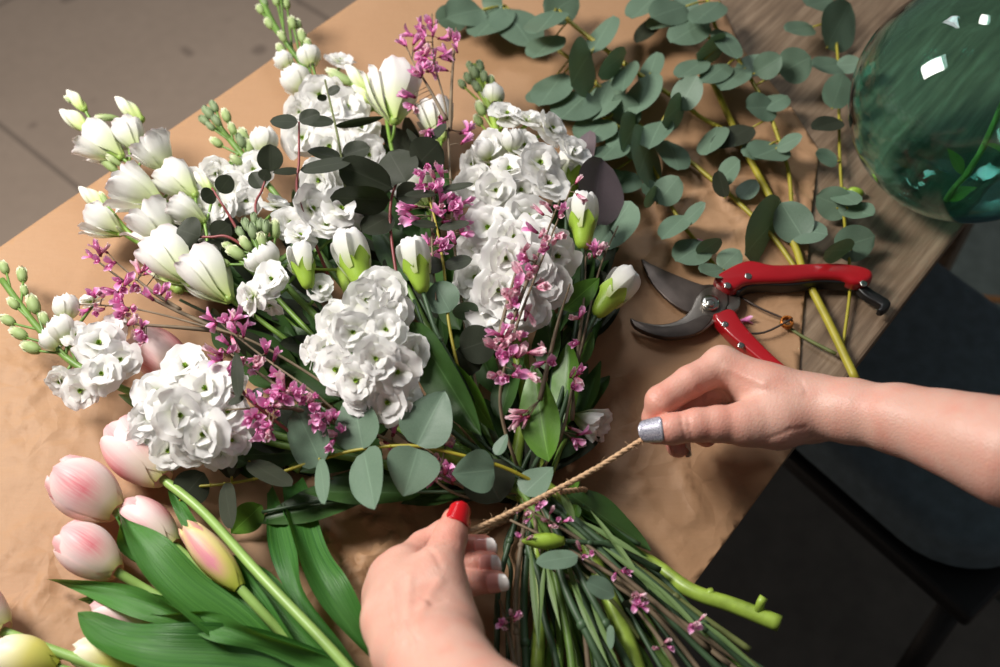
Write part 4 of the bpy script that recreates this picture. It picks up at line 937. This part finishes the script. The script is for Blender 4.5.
broom('sparse broom twigs at the right edge with a few red buds', [[(618, 226, .05), (602, 262, .055), (592, 300, .055), (574, 380, .055), (560, 440, .05)], [(586, 250, .05), (584, 300, .055), (578, 350, .055), (572, 420, .05)], [(570, 284, .09), (556, 330, .09), (540, 400, .08)]],
    [(596, 254, .058, 8, 8, 5), (580, 330, .058, 4, 14, 3), (548, 352, .092, 5, 14, 3), (574, 380, .058, 5, 16, 4), (572, 432, .05, 7, 8, 4), (526, 414, .07, 6, 14, 5)],
    [(612, 575, .03), (690, 640, .025), (750, 700, .02)], pale=.6)
broom('dark pink broom blossoms tucked beneath the silvery eucalyptus leaves', [[(448, 436, .05), (442, 462, .05), (436, 480, .045), (470, 498, .035)], [(430, 470, .05), (450, 480, .045), (480, 496, .035)]],
    [(445, 446, .05, 7, 10, 6), (438, 470, .05, 10, 10, 9), (455, 480, .04, 8, 8, 4)], [(545, 560, .04), (600, 600, .03), (650, 690, .02)], pale=.2)
broom('brown broom stems among the bouquet stems with scattered little pink buds', [[(510, 520, .045), (560, 545, .045), (620, 580, .042), (690, 628, .036), (770, 680, .03)], [(520, 505, .05), (580, 540, .048), (640, 590, .045), (710, 650, .03)], [(500, 600, .03), (510, 640, .03), (520, 700, .03)], [(630, 600, .05), (660, 640, .045), (690, 690, .04)]],
    [(535, 512, .055, 18, 6, 6), (556, 522, .055, 10, 6, 5), (586, 554, .055, 6, 4, 3), (528, 538, .05, 8, 6, 2), (620, 570, .05, 6, 5, 2), (634, 600, .055, 12, 8, 8), (694, 624, .05, 6, 4, 4), (506, 622, .04, 10, 8, 6), (520, 615, .04, 8, 6, 4), (665, 645, .05, 8, 6, 3)], None, (.0009, .0022), .55, .62)

# ---- extra stem foliage
sprig('loose dark green carnation foliage fanning out below the twine', 'carnation_sprig', [(540, 500, .045), (580, 530, .045), (640, 590, .04), (700, 650, .034), (760, 705, .03)],
      [(575, 520, .05, 560, 490, .06, 8, 'lan')] + [(rnd.uniform(520, 640), 0, 0, 0, 0, 0, 0)]*0 +
      [(b[0], b[1], .045, b[0]+d[0], b[1]+d[1], .045, 5, 'lan') for b, d in (((560, 520), (60, 50)), ((580, 520), (70, 40)), ((560, 540), (30, 90)), ((540, 540), (20, 90)), ((600, 545), (80, 60)), ((620, 560), (70, 60)), ((545, 560), (-8, 90)), ((570, 580), (40, 90)), ((590, 510), (60, 80)), ((650, 580), (60, 60)), ((530, 540), (8, 110)), ((590, 600), (30, 70)), ((700, 620), (60, 50)))],
      (.0018, .0022), 'st_dark', 'lan')
sprig('broad dark leaves pointing down right under the twine', 'ruscus_sprig', [(545, 488, .03), (590, 515, .03), (640, 545, .026)],
      [(566, 492, .03, 652, 548, .022, 30, 'deep'), (560, 500, .03, 646, 560, .03, 18, 'deep'), (562, 492, .04, 580, 480, .05, 14, 'ov'), (578, 505, .04, 568, 522, .045, 14, 'ov')], (.0012, .0016), 'st_dark', 'deep', group=RG)
sprig('two eucalyptus leaves caught among the lower stems', 'eucalyptus_sprig', [(560, 560, .04), (590, 580, .045), (620, 610, .04), (640, 640, .03)],
      [(578, 556, .055, 536, 562, .06, 20, 'euc'), (586, 582, .06, 616, 594, .055, 22, 'euc'), (624, 600, .04, 640, 622, .03, 16, 'dark'), (610, 625, .05, 612, 650, .05, 9, 'euc')], (.0012, .0016), 'st_olive', 'euc', group=DG)
for i, (a, b, c_, d, m, rr) in enumerate((((522, 500, .03), (500, 580, .02), (497, 640, .016), (495, 720, .012), 'st_dark', .002), ((528, 498, .03), (516, 590, .03), (518, 650, .026), (522, 720, .02), 'st_brown', .0018), ((538, 500, .035), (566, 590, .04), (590, 640, .04), (625, 710, .03), 'st_dark', .0026), ((540, 500, .04), (585, 585, .046), (615, 640, .042), (650, 705, .03), 'st_dark', .0024), ((530, 502, .03), (524, 600, .024), (526, 660, .022), (528, 720, .02), 'st_dark', .0026), ((550, 500, .04), (660, 590, .04), (720, 640, .036), (775, 690, .03), 'st_dark', .003), ((550, 498, .04), (640, 570, .038), (690, 608, .034), (750, 650, .03), 'st_olive', .0022))):
    r = thing('cut_stem', ['thin dark stem closest to the curled fingers', 'thin brown stem second from the curled fingers', 'dark green jointed stem crossing the middle of the stem fan', 'dark green jointed stem running just above the thick pale stem', 'dark stem left of the upright pale green stem', 'dark green stem running to the far right of the stem fan', 'olive twig beneath the thick stem that juts past the paper'][i], 'stem', W(*a), 'cut flower stems below the twine')
    mb = MB(); pth = catmull([W(BIND[0], BIND[1], .035)]*0+[W(*a), W(*b), W(*c_), W(*d)], 10); tube(mb, pth, rr, 9)
    for k in range(5, len(pth)-2, 12): blob(mb, pth[k], rr*1.45, (pth[k+1]-pth[k]).normalized(), 1.2, 0, 8, 5)
    part('stem', mb, M[m], r)

for i, (x0, x1, x2, h, m) in enumerate(((506, 508, 508, .010, 'st_dark'), (545, 572, 598, .012, 'st_dark'), (560, 604, 640, .014, 'st_dark'), (575, 640, 700, .014, 'st_dark'), (590, 668, 746, .012, 'st_dark'), (552, 590, 616, .03, 'st_dark'), (566, 622, 664, .034, 'st_dark'), (600, 690, 770, .026, 'st_olive'), (528, 544, 556, .03, 'st_dark'), (535, 530, 512, .012, 'st_brown'))):
    r = thing('cut_stem', 'thin stem in the tangled fan of cut stems below the twine', 'stem', W(x0, 540, h), 'thin stems in the fan')
    y1 = 600+8*(i % 3); mb = MB(); pth = catmull([W(530+i, 497, .02+h*.5), W(x0, 542, h), W((x0+x1)/2+4, (542+y1)/2, h+.004), W(x1, y1, h), W(x2, 660+6*(i % 4), h), W(x2+(x2-x1)*.8, 715, h*.8)], 8); tube(mb, pth, .0016+.0003*(i % 3), 8); part('stem', mb, M[m], r)
# ---- tulips
tulip('largest pale pink tulip bloom, upper of the two at the left', (117, 512, .03), (57, 470, .04), [(138, 533, .028), (200, 590, .024), (280, 660, .02), (330, 712, .016)], 'tul', .98,
      [([(300, 690, .03), (235, 630, .045), (185, 590, .058), (148, 550, .06), (118, 511, .05)], 48, dict(cup=.5, roll=.35, tw=.5, seed=1))])
tulip('pink tulip bloom partly tucked under the white stock head', (164, 480, .025), (115, 428, .03), [(205, 514, .03), (260, 575, .046), (326, 644, .052), (380, 705, .05)], 'tul', .92,
      [([(330, 700, .02), (260, 610, .03), (205, 545, .03), (172, 492, .02)], 30, dict(cup=.5, roll=-.4, seed=2))])
tulip('pink tulip bloom with strong rose stripes, lower of the left ones', (117, 572, .028), (63, 533, .034), [(150, 592, .02), (210, 628, .016), (290, 690, .014)], 'tul', .9,
      [([(260, 660, .03), (190, 622, .04), (130, 598, .035), (50, 580, .016)], 30, dict(cup=.55, roll=-.5, tw=.8, seed=3))])
tulip('small pink tulip bloom just below the largest one', (174, 546, .022), (126, 506, .024), [(200, 568, .018), (240, 602, .014), (300, 655, .012)], 'tul', .82)
tulip('slender closed tulip bud with pink back and yellow green edges', (240, 588, .038), (186, 526, .044), [(262, 612, .034), (285, 637, .028), (330, 690, .02)], 'bud', .95)
tulip('pink tulip bloom mostly covered by the lowest broad leaf', (150, 626, .012), (92, 608, .018), [(190, 640, .012), (260, 680, .01)], 'tul', .8,
      [([(380, 690, .03), (260, 655, .045), (160, 648, .05), (110, 636, .04), (78, 615, .025)], 50, dict(cup=.35, roll=.3, tw=.4, seed=4)), ([(340, 672, .04), (260, 640, .055), (205, 622, .055), (152, 614, .045)], 26, dict(cup=.5, roll=-.5, seed=5))])
tulip('cream tulip bloom cut by the lower left corner of the frame', (58, 668, .022), (-6, 652, .03), [(90, 680, .018), (150, 710, .014)], 'yel', 1.0)
tulip('pale yellow tulip bloom under the lowest broad leaf', (136, 668, .014), (74, 650, .02), [(180, 690, .012), (240, 730, .01)], 'yel', .8)
tulip('pink tulip at the left frame edge with a bare stem in front', (4, 632, .03), (-64, 590, .036), [(30, 642, .028), (100, 668, .024), (180, 705, .02)], 'tul', .95)
for lab, pts, w, kw in (('narrow tulip leaf hanging from below the bouquet, left of the pair', [(270, 488, .010), (288, 560, .03), (310, 615, .034), (370, 690, .02)], 25, dict(cup=.5, roll=.5, seed=6)),
        ('long tulip leaf on the right, beside the kraft paper creases', [(292, 484, .010), (312, 555, .036), (344, 611, .04), (400, 690, .02)], 36, dict(cup=.55, roll=-.35, seed=7)),
        ('bright tulip leaf lying under the long pale tulip stem', [(215, 560, .012), (260, 590, .02), (300, 640, .024), (350, 700, .02)], 40, dict(cup=.4, roll=.2, seed=8)),
        ('small tulip leaf pointing left between bloom and lowest leaf', [(230, 630, .02), (170, 612, .024), (120, 602, .02), (82, 601, .01)], 24, dict(cup=.4, roll=.2, seed=9)),
        ('dark tulip leaf standing upright behind the small pink bloom', [(210, 600, .012), (140, 560, .02), (122, 530, .03), (118, 516, .035)], 20, dict(cup=.4, roll=.8, seed=10))):
    o = ribbon(None, pts, w, M['tulipleaf'], name='tulip_leaf', **kw); tag(o, lab, 'leaf', 'loose tulip leaves at the lower left')
tulip('pale pink tulip bloom hidden between the two left stock heads', (188, 378, .018), (136, 336, .022), [(230, 410, .015), (300, 470, .012)], 'tul', .8)
# ------------------------------------------------------------------ secateurs
def slab(root, name, poly, h0, h1, mat, bevel=.001, seg=3):
    """plate with the outline poly (px,py) between heights h0 and h1"""
    bm = bmesh.new()
    vs = [bm.verts.new(W(x, y, h0)-root.location) for x, y in poly]
    f = bm.faces.new(vs)
    if f.normal.z > 0: f.normal_flip()
    f.normal_update()
    ex = bmesh.ops.extrude_face_region(bm, geom=[f])
    top = [v for v in ex['geom'] if isinstance(v, bmesh.types.BMVert)]
    for v in top: v.co.z += h1-h0
    bmesh.ops.recalc_face_normals(bm, faces=bm.faces[:])
    ring = [e for e in bm.edges if len(e.link_faces) == 2 and abs((e.verts[0].co-e.verts[1].co).z) < 1e-6]
    bmesh.ops.bevel(bm, geom=ring, offset=bevel, segments=seg, affect='EDGES', profile=.5, clamp_overlap=True)
    me = bpy.data.meshes.new(name); bm.to_mesh(me); bm.free(); me.materials.append(mat)
    for p in me.polygons: p.use_smooth = True
    me.set_sharp_from_angle(angle=math.radians(50))
    o = bpy.data.objects.new(name, me); C.objects.link(o); o.parent = root; return o
def smooth2(poly, n=3):
    P = [Vector((x, y, 0)) for x, y in poly]; P2 = P[-2:]+P+P[:2]; out = []
    c = catmull(P2, n); c = c[2*n:(len(P)+2)*n]
    return [(p.x, p.y) for p in c]
def cyl(root, name, px, py, r_px, h0, h1, mat, n=20, dome=.3):
    c = W(px, py, h0); r = r_px*S(c); H = h1-h0; mb = MB()
    for_prof = [(0, 0), (r, 0), (r, H*(1-dome)), (r*.85, H*.95), (r*.5, H), (0, H*1.02)]
    K = len(for_prof)-1
    def fn(u, v):
        q = for_prof[round(v*K)]; a = 2*PI*u; return c+Vector((q[0]*math.cos(a), q[0]*math.sin(a), q[1])), (u, v)
    mb.grid(fn, n, K, 0, True); return part(name, mb, mat, root)
def secateurs():
    r = thing('secateurs', 'red handled steel secateurs lying open on the kraft paper', 'secateurs', W(740, 310, 0))
    c5 = lambda L: [(620+x/3.336, 230+y/3.336) for x, y in L]
    slab(r, 'cutting_blade', smooth2(c5([(70, 103), (100, 118), (150, 141), (215, 168), (275, 189), (318, 188), (345, 215), (335, 262), (300, 285), (255, 288), (210, 274), (165, 246), (122, 204), (92, 160)]), 2), .0055, .0085, M['steel_dark'], .0009)
    slab(r, 'hook_blade', smooth2(c5([(35, 305), (60, 312), (110, 322), (160, 320), (205, 302), (235, 272), (250, 235), (280, 205), (318, 196), (352, 214), (360, 250), (340, 290), (312, 318), (270, 347), (215, 364), (150, 368), (90, 352), (48, 330)]), 2), .0088, .0125, M['steel'], .0012)
    h = slab(r, 'hook_edge', smooth2(c5([(33, 304), (62, 318), (110, 330), (160, 332), (215, 322), (270, 296), (310, 300), (270, 347), (215, 366), (150, 370), (88, 354), (46, 331)]), 2), .0082, .0131, M['steel_dark'], .001)
    up = slab(r, 'handle', smooth2(c5([(308, 190), (345, 160), (400, 134), (440, 131), (500, 144), (600, 141), (720, 139), (795, 150), (828, 166), (830, 190), (800, 206), (765, 206), (725, 190), (650, 188), (560, 198), (470, 200), (415, 206), (385, 222), (355, 224)]), 3), .009, .022, M['red'], .0042, 5)
    up['label'] = 'upper red handle'
    g = slab(r, 'grip_liner', smooth2(c5([(378, 222), (400, 206), (470, 190), (560, 186), (650, 178), (730, 180), (770, 200), (740, 204), (650, 200), (560, 212), (470, 210), (418, 218), (392, 236)]), 3), .006, .017, M['black'], .003)
    slab(r, 'catch', smooth2(c5([(770, 190), (805, 196), (838, 220), (888, 250), (894, 270), (870, 290), (852, 283), (862, 268), (820, 245), (790, 220)]), 2), .006, .014, M['black'], .002)
    lo = slab(r, 'handle', smooth2(c5([(305, 314), (322, 302), (352, 290), (378, 300), (400, 335), (450, 392), (520, 460), (600, 520), (680, 570), (665, 592), (590, 556), (500, 496), (420, 430), (350, 370)]), 3), .006, .018, M['red'], .004, 5)
    lo['label'] = 'lower red handle running under the wrist'
    slab(r, 'bracket', smooth2(c5([(345, 215), (385, 222), (398, 250), (390, 280), (350, 290), (330, 265)]), 2), .004, .011, M['steel'], .001)
    cyl(r, 'pivot_bolt', *c5([(300, 248)])[0], 9.5, .0125, .0165, M['chrome'])
    cyl(r, 'pivot_nut', *c5([(300, 248)])[0], 5.0, .0165, .0195, M['chrome'], 6)
    for x, y, h0 in ((358, 186, .0215), (427, 155, .0215), (812, 180, .021)): cyl(r, 'rivet', *c5([(x, y)])[0], 3.8, h0, h0+.0012, M['chrome'])
    for x, y, h0 in ((350, 316, .0175), (403, 386, .0175)): cyl(r, 'rivet', *c5([(x, y)])[0], 3.6, h0, h0+.0012, M['chrome'])
    mb = MB(); P5 = lambda x, y, h: W(*c5([(x, y)])[0], h)
    cc = P5(555, 314, .006); rr = 5.6*S(cc)
    path = [P5(400, 222, .008), P5(470, 262, .008)] + [cc+Vector((math.cos(a)*rr, math.sin(a)*rr, .0045*(k/26))) for k, a in ((k, .9-k*.5) for k in range(27))] + [P5(480, 342, .009), P5(395, 343, .009)]
    tube(mb, catmull([path[0], path[1], path[2]], 4), .0009, 7); tube(mb, catmull([path[-3], path[-2], path[-1]], 4), .0009, 7)
    part('spring_arms', mb, M['steel_dark'], r)
    mb = MB(); tube(mb, path[2:-2], .0011, 7); part('coil_spring', mb, M['brass'], r)
secateurs()

# ------------------------------------------------------------------ person: both arms as one surface from a distance field
import openvdb
def WV(t): return np.array(W(t[0], t[1], t[2]))
def sdcap(P, a, b, ra, rb):
    ab = b-a; L = max(ab@ab, 1e-9); t = np.clip(((P-a)@ab)/L, 0, 1)
    return np.linalg.norm(P-a-t[:, None]*ab, axis=1)-(ra+(rb-ra)*t)
def smin(a, b, k):
    h = np.clip(.5+.5*(b-a)/k, 0, 1); return b+(a-b)*h-k*h*(1-h)

# (px, py, height, radius mm)
LH = dict(
    body=[[(437, 668, .125, 24), (428, 640, .105, 24), (420, 610, .085, 25)], [(452, 668, .125, 20), (446, 636, .105, 19), (440, 606, .088, 18)], [(405, 650, .105, 20), (398, 620, .088, 20), (398, 592, .072, 17)],
          [(420, 605, .085, 21), (404, 568, .072, 13.0)], [(410, 605, .083, 20), (391, 576, .064, 13.0)], [(405, 610, .080, 19), (384, 594, .056, 12.5)], [(402, 615, .078, 17), (383, 614, .05, 12)],
          [(440, 618, .092, 19), (436, 585, .090, 16), (438, 568, .088, 14)]],
    thumb=[(438, 578, .088, 14.5), (445, 553, .084, 11.8), (450, 537, .083, 10.6), (455, 521, .082, 8.8)],
    f=[[(404, 566, .068, 12), (424, 547, .056, 10.5), (444, 534, .058, 9.2), (459, 523, .064, 8.0)],
       [(391, 575, .060, 12), (428, 556, .040, 10.5), (458, 548, .040, 9.2), (483, 546, .044, 7.6)],
       [(384, 593, .052, 12), (430, 572, .036, 10.2), (463, 564, .040, 9.4), (489, 563, .046, 7.8)],
       [(383, 612, .046, 11), (435, 590, .036, 9.6), (468, 583, .042, 8.6), (496, 581, .048, 7.2)]])
RH = dict(
    body=[[(1012, 454, .135, -51), (975, 441, .126, -44.5), (940, 430, .115, -38), (900, 419.5, .104, -33), (850, 411, .09, -30), (806, 406, .08, -29)],
          [(815, 402, .08, 17.5), (770, 391, .08, 17), (722, 364, .083, 12.5)], [(815, 408, .076, 18), (770, 400, .070, 16), (733, 380, .066, 12)], [(810, 412, .070, 17), (746, 394, .052, 12)], [(806, 416, .066, 16), (757, 404, .042, 11)],
          [(810, 412, .078, 17), (778, 421, .078, 17.5), (745, 424, .079, 14.5)]],
    thumb=[(750, 424, .079, 14), (718, 424, .080, 12.2), (697, 425, .080, 11.2), (672, 429, .078, 10.4), (655, 431, .076, 9.0)],
    f=[[(722, 366, .082, 12.3), (690, 382, .082, 11.2), (661, 401, .079, 10.6), (656, 418, .066, 9.4), (664, 432, .054, 8.0)],
       [(733, 382, .064, 12), (690, 404, .055, 10.4), (672, 424, .050, 9.3), (678, 446, .052, 8.2)],
       [(746, 396, .050, 11.5), (706, 410, .040, 10), (694, 428, .036, 9), (706, 436, .04, 8)],
       [(757, 406, .040, 10.5), (722, 418, .032, 9), (716, 430, .03, 8.2), (730, 434, .034, 7.4)]])
def RAD(a): return a[3]/1000 if a[3] > 0 else -a[3]*S(W(*a[:3]))
def prims_of(H):
    out = dict(body=[], chains=[])
    for ch in H['body']:
        for a, b in zip(ch, ch[1:]): out['body'].append((WV(a), WV(b), RAD(a), RAD(b)))
    for ch in [H['thumb']]+H['f']:
        out['chains'].append((WV(ch[0]), [(WV(a), WV(b), a[3]/1000, b[3]/1000) for a, b in zip(ch, ch[1:])]))
    return out
PL, PR = prims_of(LH), prims_of(RH)
V = lambda *a: np.array(a, float)
Z = TZ
lw = WV((437, 668, .125)); le = V(.03, -.43, Z+.20); ls = V(.12, -.60, Z+.42)
rw = WV((1012, 454, .135)); re = V(.53, -.13, Z+.17); rs = V(.47, -.38, Z+.40)
ch = V(.34, -.58, Z+.36)
PL['body'] += [(lw, lw*.6+le*.4, .027, .034), (WV((448, 668, .125)), lw*.6+le*.4, .021, .030), (lw*.6+le*.4, le, .035, .038), (le, ls, .039, .052)]
PR['body'] += [(rw, re, RAD(RH['body'][0][0]), .040), (re, rs, .041, .054)]
CH = [(ls, ch, .055, .085), (rs, ch, .055, .085)]

CREASE = []
def field(P, near_box):
    d = np.full(len(P), 1.0)
    for H in (PL, PR):
        for a, b, ra, rb in H['body']:
            if near_box(a, b, max(ra, rb)): d = smin(d, sdcap(P, a, b, ra, rb), .010)
    for a, b, ra, rb in CH:
        if near_box(a, b, max(ra, rb)): d = smin(d, sdcap(P, a, b, ra, rb), .03)
    for H in (PL, PR):
        for m, ch_ in H['chains']:
            f = None
            for a, b, ra, rb in ch_:
                if near_box(a, b, max(ra, rb)):
                    q = sdcap(P, a, b, ra, rb); f = q if f is None else smin(f, q, .003)
            if f is not None:
                k = .0012+.009*np.exp(-(np.linalg.norm(P-m, axis=1)/.020)**2)
                d = smin(d, f, k)
    for a, b, dep, wd in CREASE:
        if near_box(a, b, .004): d = d + dep*np.exp(-(sdcap(P, a, b, 0, 0)/wd)**2)
    return d
def surf(px, py):
    o = np.array(CAM); dr = np.array((W(px, py, 0)-CAM).normalized()); t = .3
    for _ in range(80):
        d = field((o+dr*t)[None], lambda *a: True)[0]; t += max(d*.8, 0)
        if d < 2e-4: break
    return o+dr*t
def add_creases(L):
    new = []
    for dep, wd, pl in L:
        P = [surf(*q) for q in pl]; new += [(a, b, dep, wd) for a, b in zip(P, P[1:])]
    CREASE.extend(new)
def vdb_mesh(fieldfn, segs, vs, margin=.012):
    B = 24; g = openvdb.FloatGrid(.05); g.transform = openvdb.createLinearTransform(voxelSize=vs)
    blocks = set()
    for a, b, ra, rb in segs:
        n = max(1, int(np.linalg.norm(b-a)/.02))
        for k in range(n+1):
            p = a+(b-a)*k/n; r = max(ra, rb)+margin
            lo = np.floor((p-r)/vs/B).astype(int); hi = np.floor((p+r)/vs/B).astype(int)
            for i in range(lo[0], hi[0]+1):
                for j in range(lo[1], hi[1]+1):
                    for l in range(lo[2], hi[2]+1): blocks.add((i, j, l))
    ax = np.arange(B)
    for bl in blocks:
        o = np.array(bl)*B; I, J, K = np.meshgrid(ax+o[0], ax+o[1], ax+o[2], indexing='ij')
        P = np.stack([I.ravel(), J.ravel(), K.ravel()], 1)*vs
        lo = o*vs-.03; hi = (o+B)*vs+.03
        def nb(a, b, r):
            return bool(np.all(np.minimum(a, b)-r < hi) and np.all(np.maximum(a, b)+r > lo))
        d = fieldfn(P, nb).astype(np.float32).reshape(B, B, B)
        g.copyFromArray(np.clip(d, -.05, .05), ijk=tuple(int(x) for x in o))
    pts, quads = g.convertToQuads(0.0)
    return np.array(pts), np.array(quads)
add_creases([(.0007, .0013, [(681, 414), (682, 425), (686, 437)]), (.0006, .0013, [(688, 414), (689, 426), (692, 437)]), (.0010, .0018, [(699, 388), (703, 396), (703, 404)]), (.0010, .0018, [(704, 406), (712, 402), (720, 402)]),
    (.0006, .0013, [(652, 396), (660, 402)]), (.0006, .0014, [(655, 391), (664, 398)]), (.0006, .0016, [(770, 438), (790, 430), (806, 428)]), (.0005, .0015, [(800, 380), (806, 392)]),
    (.0008, .0014, [(438, 540), (446, 537), (456, 541)]), (.0007, .0014, [(437, 546), (446, 543), (456, 547)]), (.0009, .0018, [(406, 619), (411, 629), (417, 640), (420, 650)]), (.0008, .0018, [(397, 628), (404, 636), (410, 648)]), (.0007, .0016, [(424, 598), (432, 604), (444, 600)]),
    (.0008, .0016, [(428, 548), (436, 556), (440, 566)]), (-.0011, .0030, [(440, 580), (424, 605), (414, 640)]), (-.0010, .0026, [(410, 575), (408, 605), (404, 640)]), (-.0009, .0026, [(392, 584), (394, 612), (396, 640)]), (-.0010, .0030, [(726, 368), (765, 384), (800, 392)]), (.0006, .0014, [(470, 556), (474, 552)]),
    (.0007, .0013, [(474, 541), (475, 550)]), (.0007, .0013, [(478, 558), (479, 568)]), (.0007, .0013, [(484, 576), (485, 586)])])
segs = PL['body']+PR['body']+CH+[s for H in (PL, PR) for _, c in H['chains'] for s in c]
pts, quads = vdb_mesh(field, segs, .00125)
person = None
def np_mesh(name, pts, quads, mat):
    me = bpy.data.meshes.new(name); me.from_pydata(pts.tolist(), [], quads.tolist())
    bm = bmesh.new(); bm.from_mesh(me); bmesh.ops.recalc_face_normals(bm, faces=bm.faces[:])
    # keep only real islands
    bm.to_mesh(me); bm.free(); me.materials.append(mat)
    me.polygons.foreach_set('use_smooth', np.full(len(me.polygons), True))
    return me
me = np_mesh('person', pts, quads, M['skin'])
# flush: redder skin towards fingertips and knuckles
co = np.empty(len(me.vertices)*3); me.vertices.foreach_get('co', co); co = co.reshape(-1, 3)
fl_ = np.zeros(len(co))
for H in (PL, PR):
    for m, c in H['chains']:
        for a, b, ra, rb in c:
            fl_ = np.maximum(fl_, .55*np.exp(-(np.linalg.norm(co-b, axis=1)/.016)**2))
        a, b, ra, rb = c[-1]; fl_ = np.maximum(fl_, np.exp(-(np.linalg.norm(co-b, axis=1)/.015)**2))
at = me.attributes.new('flush', 'FLOAT', 'POINT'); at.data.foreach_set('value', fl_)
person = bpy.data.objects.new('person', me); C.objects.link(person)
tag(person, 'person in a black shirt with both bare arms reaching in, tying the bouquet with twine', 'person')
def shirtf(P, nb):
    d = np.full(len(P), 1.0)
    w = V(.36, -.66, Z-.28)
    for a, b, ra, rb, k in ((ls, ch, .064, .10, .03), (rs, ch, .064, .10, .03), (ls*.8+ch*.2, w+V(-.08, .02, 0), .075, .10, .06), (rs*.75+ch*.25, w+V(.08, .03, 0), .075, .10, .06), (ch, w, .09, .10, .05), (ls, ls*.45+le*.55, .062, .052, .02), (rs, rs*.45+re*.55, .062, .054, .02)):
        if nb(a, b, max(ra, rb)): d = smin(d, sdcap(P, a, b, ra, rb), k)
    return d
w_ = V(.36, -.66, Z-.28)
sp, sq = vdb_mesh(shirtf, [(ls, ch, .064, .1), (rs, ch, .064, .1), (ch, w_, .13, .14), (ls, w_+V(-.08, .02, 0), .1, .12), (rs, w_+V(.08, .03, 0), .1, .12), (ls, ls*.45+le*.55, .062, .052), (rs, rs*.45+re*.55, .062, .054)], .006, .05)
o = bpy.data.objects.new('shirt', np_mesh('shirt', sp, sq, M['shirt'])); C.objects.link(o); o.parent = person

def nail(tip, prev, r, dorsal, mat, L=.012, over=.004, ang=58):
    t = Vector(tip); d = (t-Vector(prev)).normalized(); n = Vector(dorsal); n = (n-d*n.dot(d)).normalized(); s = d.cross(n)
    mb = MB()
    def fn(u, v):
        u = u*2-1; x = -(L-over-r*.55)+v*L   # along the finger, measured from the tip centre
        wdt = ang*(min(1, 1.0-.75*max(0, (v-.72)/.28)**2.2))*(math.sqrt(max(.03, 1-((.18-v)/.18)**2*.6)) if v < .18 else 1)
        a = math.radians(wdt)*u
        taper = 1-.20*max(0, min(1, (x+.004)/(r+.004)))
        R = r*(1.03)*taper + .0004
        return t + d*x + n*(math.cos(a)*R) + s*(math.sin(a)*R), (u, v)
    mb.grid(fn, 10, 12)
    o = part('fingernail', mb, mat, None); o.parent = person
    addmod(o, 'SOLIDIFY', thickness=.0005, offset=1)
    return o
def pv(q): return W(q[0], q[1], q[2])
o = nail(pv(LH['thumb'][-1]), pv(LH['thumb'][-2]), .0090, TOCAM+RX*.25, M['nail_red'], .0150, .0055); o['label'] = 'red thumbnail'
for ch_, dz in zip(LH['f'][1:], (.9, .75, .6)):
    o = nail(pv(ch_[-1]), pv(ch_[-2]), ch_[-1][3]/1000, RX*.55+TOCAM*(dz+.3), M['nail_french'], .0150, .0068); o['label'] = 'fingernail with white tip'
o = nail(pv(RH['thumb'][-1]), pv(RH['thumb'][-2]), .0091, TOCAM+UP*.25, M['nail_glitter'], .0165, .006, 62); o['label'] = 'silver glitter thumbnail'
q = RH['f'][1]; o = nail(pv(q[-1]), pv(q[-2]), .0082, -UP*.4+RX*.9+TOCAM*.5, M['nail_cream'], .012, .004); o['label'] = 'cream fingernail'

# ------------------------------------------------------------------ twine
def twine():
    ctr = catmull([W(664, 428, .060), W(655, 434, .066), W(640, 441, .068), W(597, 468, .066), (W(552, 492, .066)), W(510, 513, .070), W(470, 531, .076), W(456, 530, .070), W(462, 545, .03), W(490, 528, .006), W(560, 500, .006), W(585, 490, .03), W(560, 492, .062)], 14)
    r = thing('twine', 'rough jute twine pulled from the right hand across the stems to the left thumb', 'string', W(560, 490, .0))
    mb = MB()
    n = len(ctr)
    for ph in (0, 2*PI/3, 4*PI/3):
        pth = []
        for i, p in enumerate(ctr):
            t = (ctr[min(n-1, i+1)]-ctr[max(0, i-1)]).normalized(); a1 = t.cross(Vector((0, .2, 1))).normalized(); a2 = t.cross(a1)
            a = i*1.1+ph; pth.append(p+(a1*math.cos(a)+a2*math.sin(a))*.00100)
        tube(mb, pth, .00115, 6)
    part('strand', mb, M['twine'], r)
    fb = MB()
    for k in range(70):
        i = rnd.randint(4, 76); p = ctr[i]; d = Vector((rnd.uniform(-1, 1), rnd.uniform(-1, 1), rnd.uniform(-.6, 1))).normalized()*rnd.uniform(.002, .007)
        tube(fb, [p, p+d*.6+Vector((0, 0, .0008)), p+d+Vector((rnd.uniform(-.002, .002), rnd.uniform(-.002, .002), 0))], .00012, 3)
    part('fibres', fb, M['twine'], r)
twine()

# ------------------------------------------------------------------ light
def area(name, loc, tgt, sx, sy, power, col):
    l = bpy.data.lights.new(name, 'AREA'); l.shape = 'RECTANGLE'; l.size = sx; l.size_y = sy; l.energy = power; l.color = col
    o = bpy.data.objects.new(name, l); C.objects.link(o); o.location = loc
    o.rotation_euler = (Vector(tgt)-Vector(loc)).to_track_quat('-Z', 'Y').to_euler(); return o
area('window_light', (-.95, .22, TZ+1.12), (0, 0, TZ), .42, .55, 32.5, (1.0, .955, .905))
area('second_window_light', (-.25, 1.5, TZ+1.75), (.1, .2, TZ), .5, .6, 10, (.92, .96, 1.0))
w = bpy.data.worlds.new('world'); bpy.context.scene.world = w; w.use_nodes = True
w.node_tree.nodes['Background'].inputs[0].default_value = (.9, .95, 1.0, 1); w.node_tree.nodes['Background'].inputs[1].default_value = .10
vs_ = bpy.context.scene.view_settings
vs_.view_transform = 'Standard'; vs_.look = 'None'; vs_.gamma = 1.0; vs_.use_curve_mapping = False; vs_.exposure = 0.0
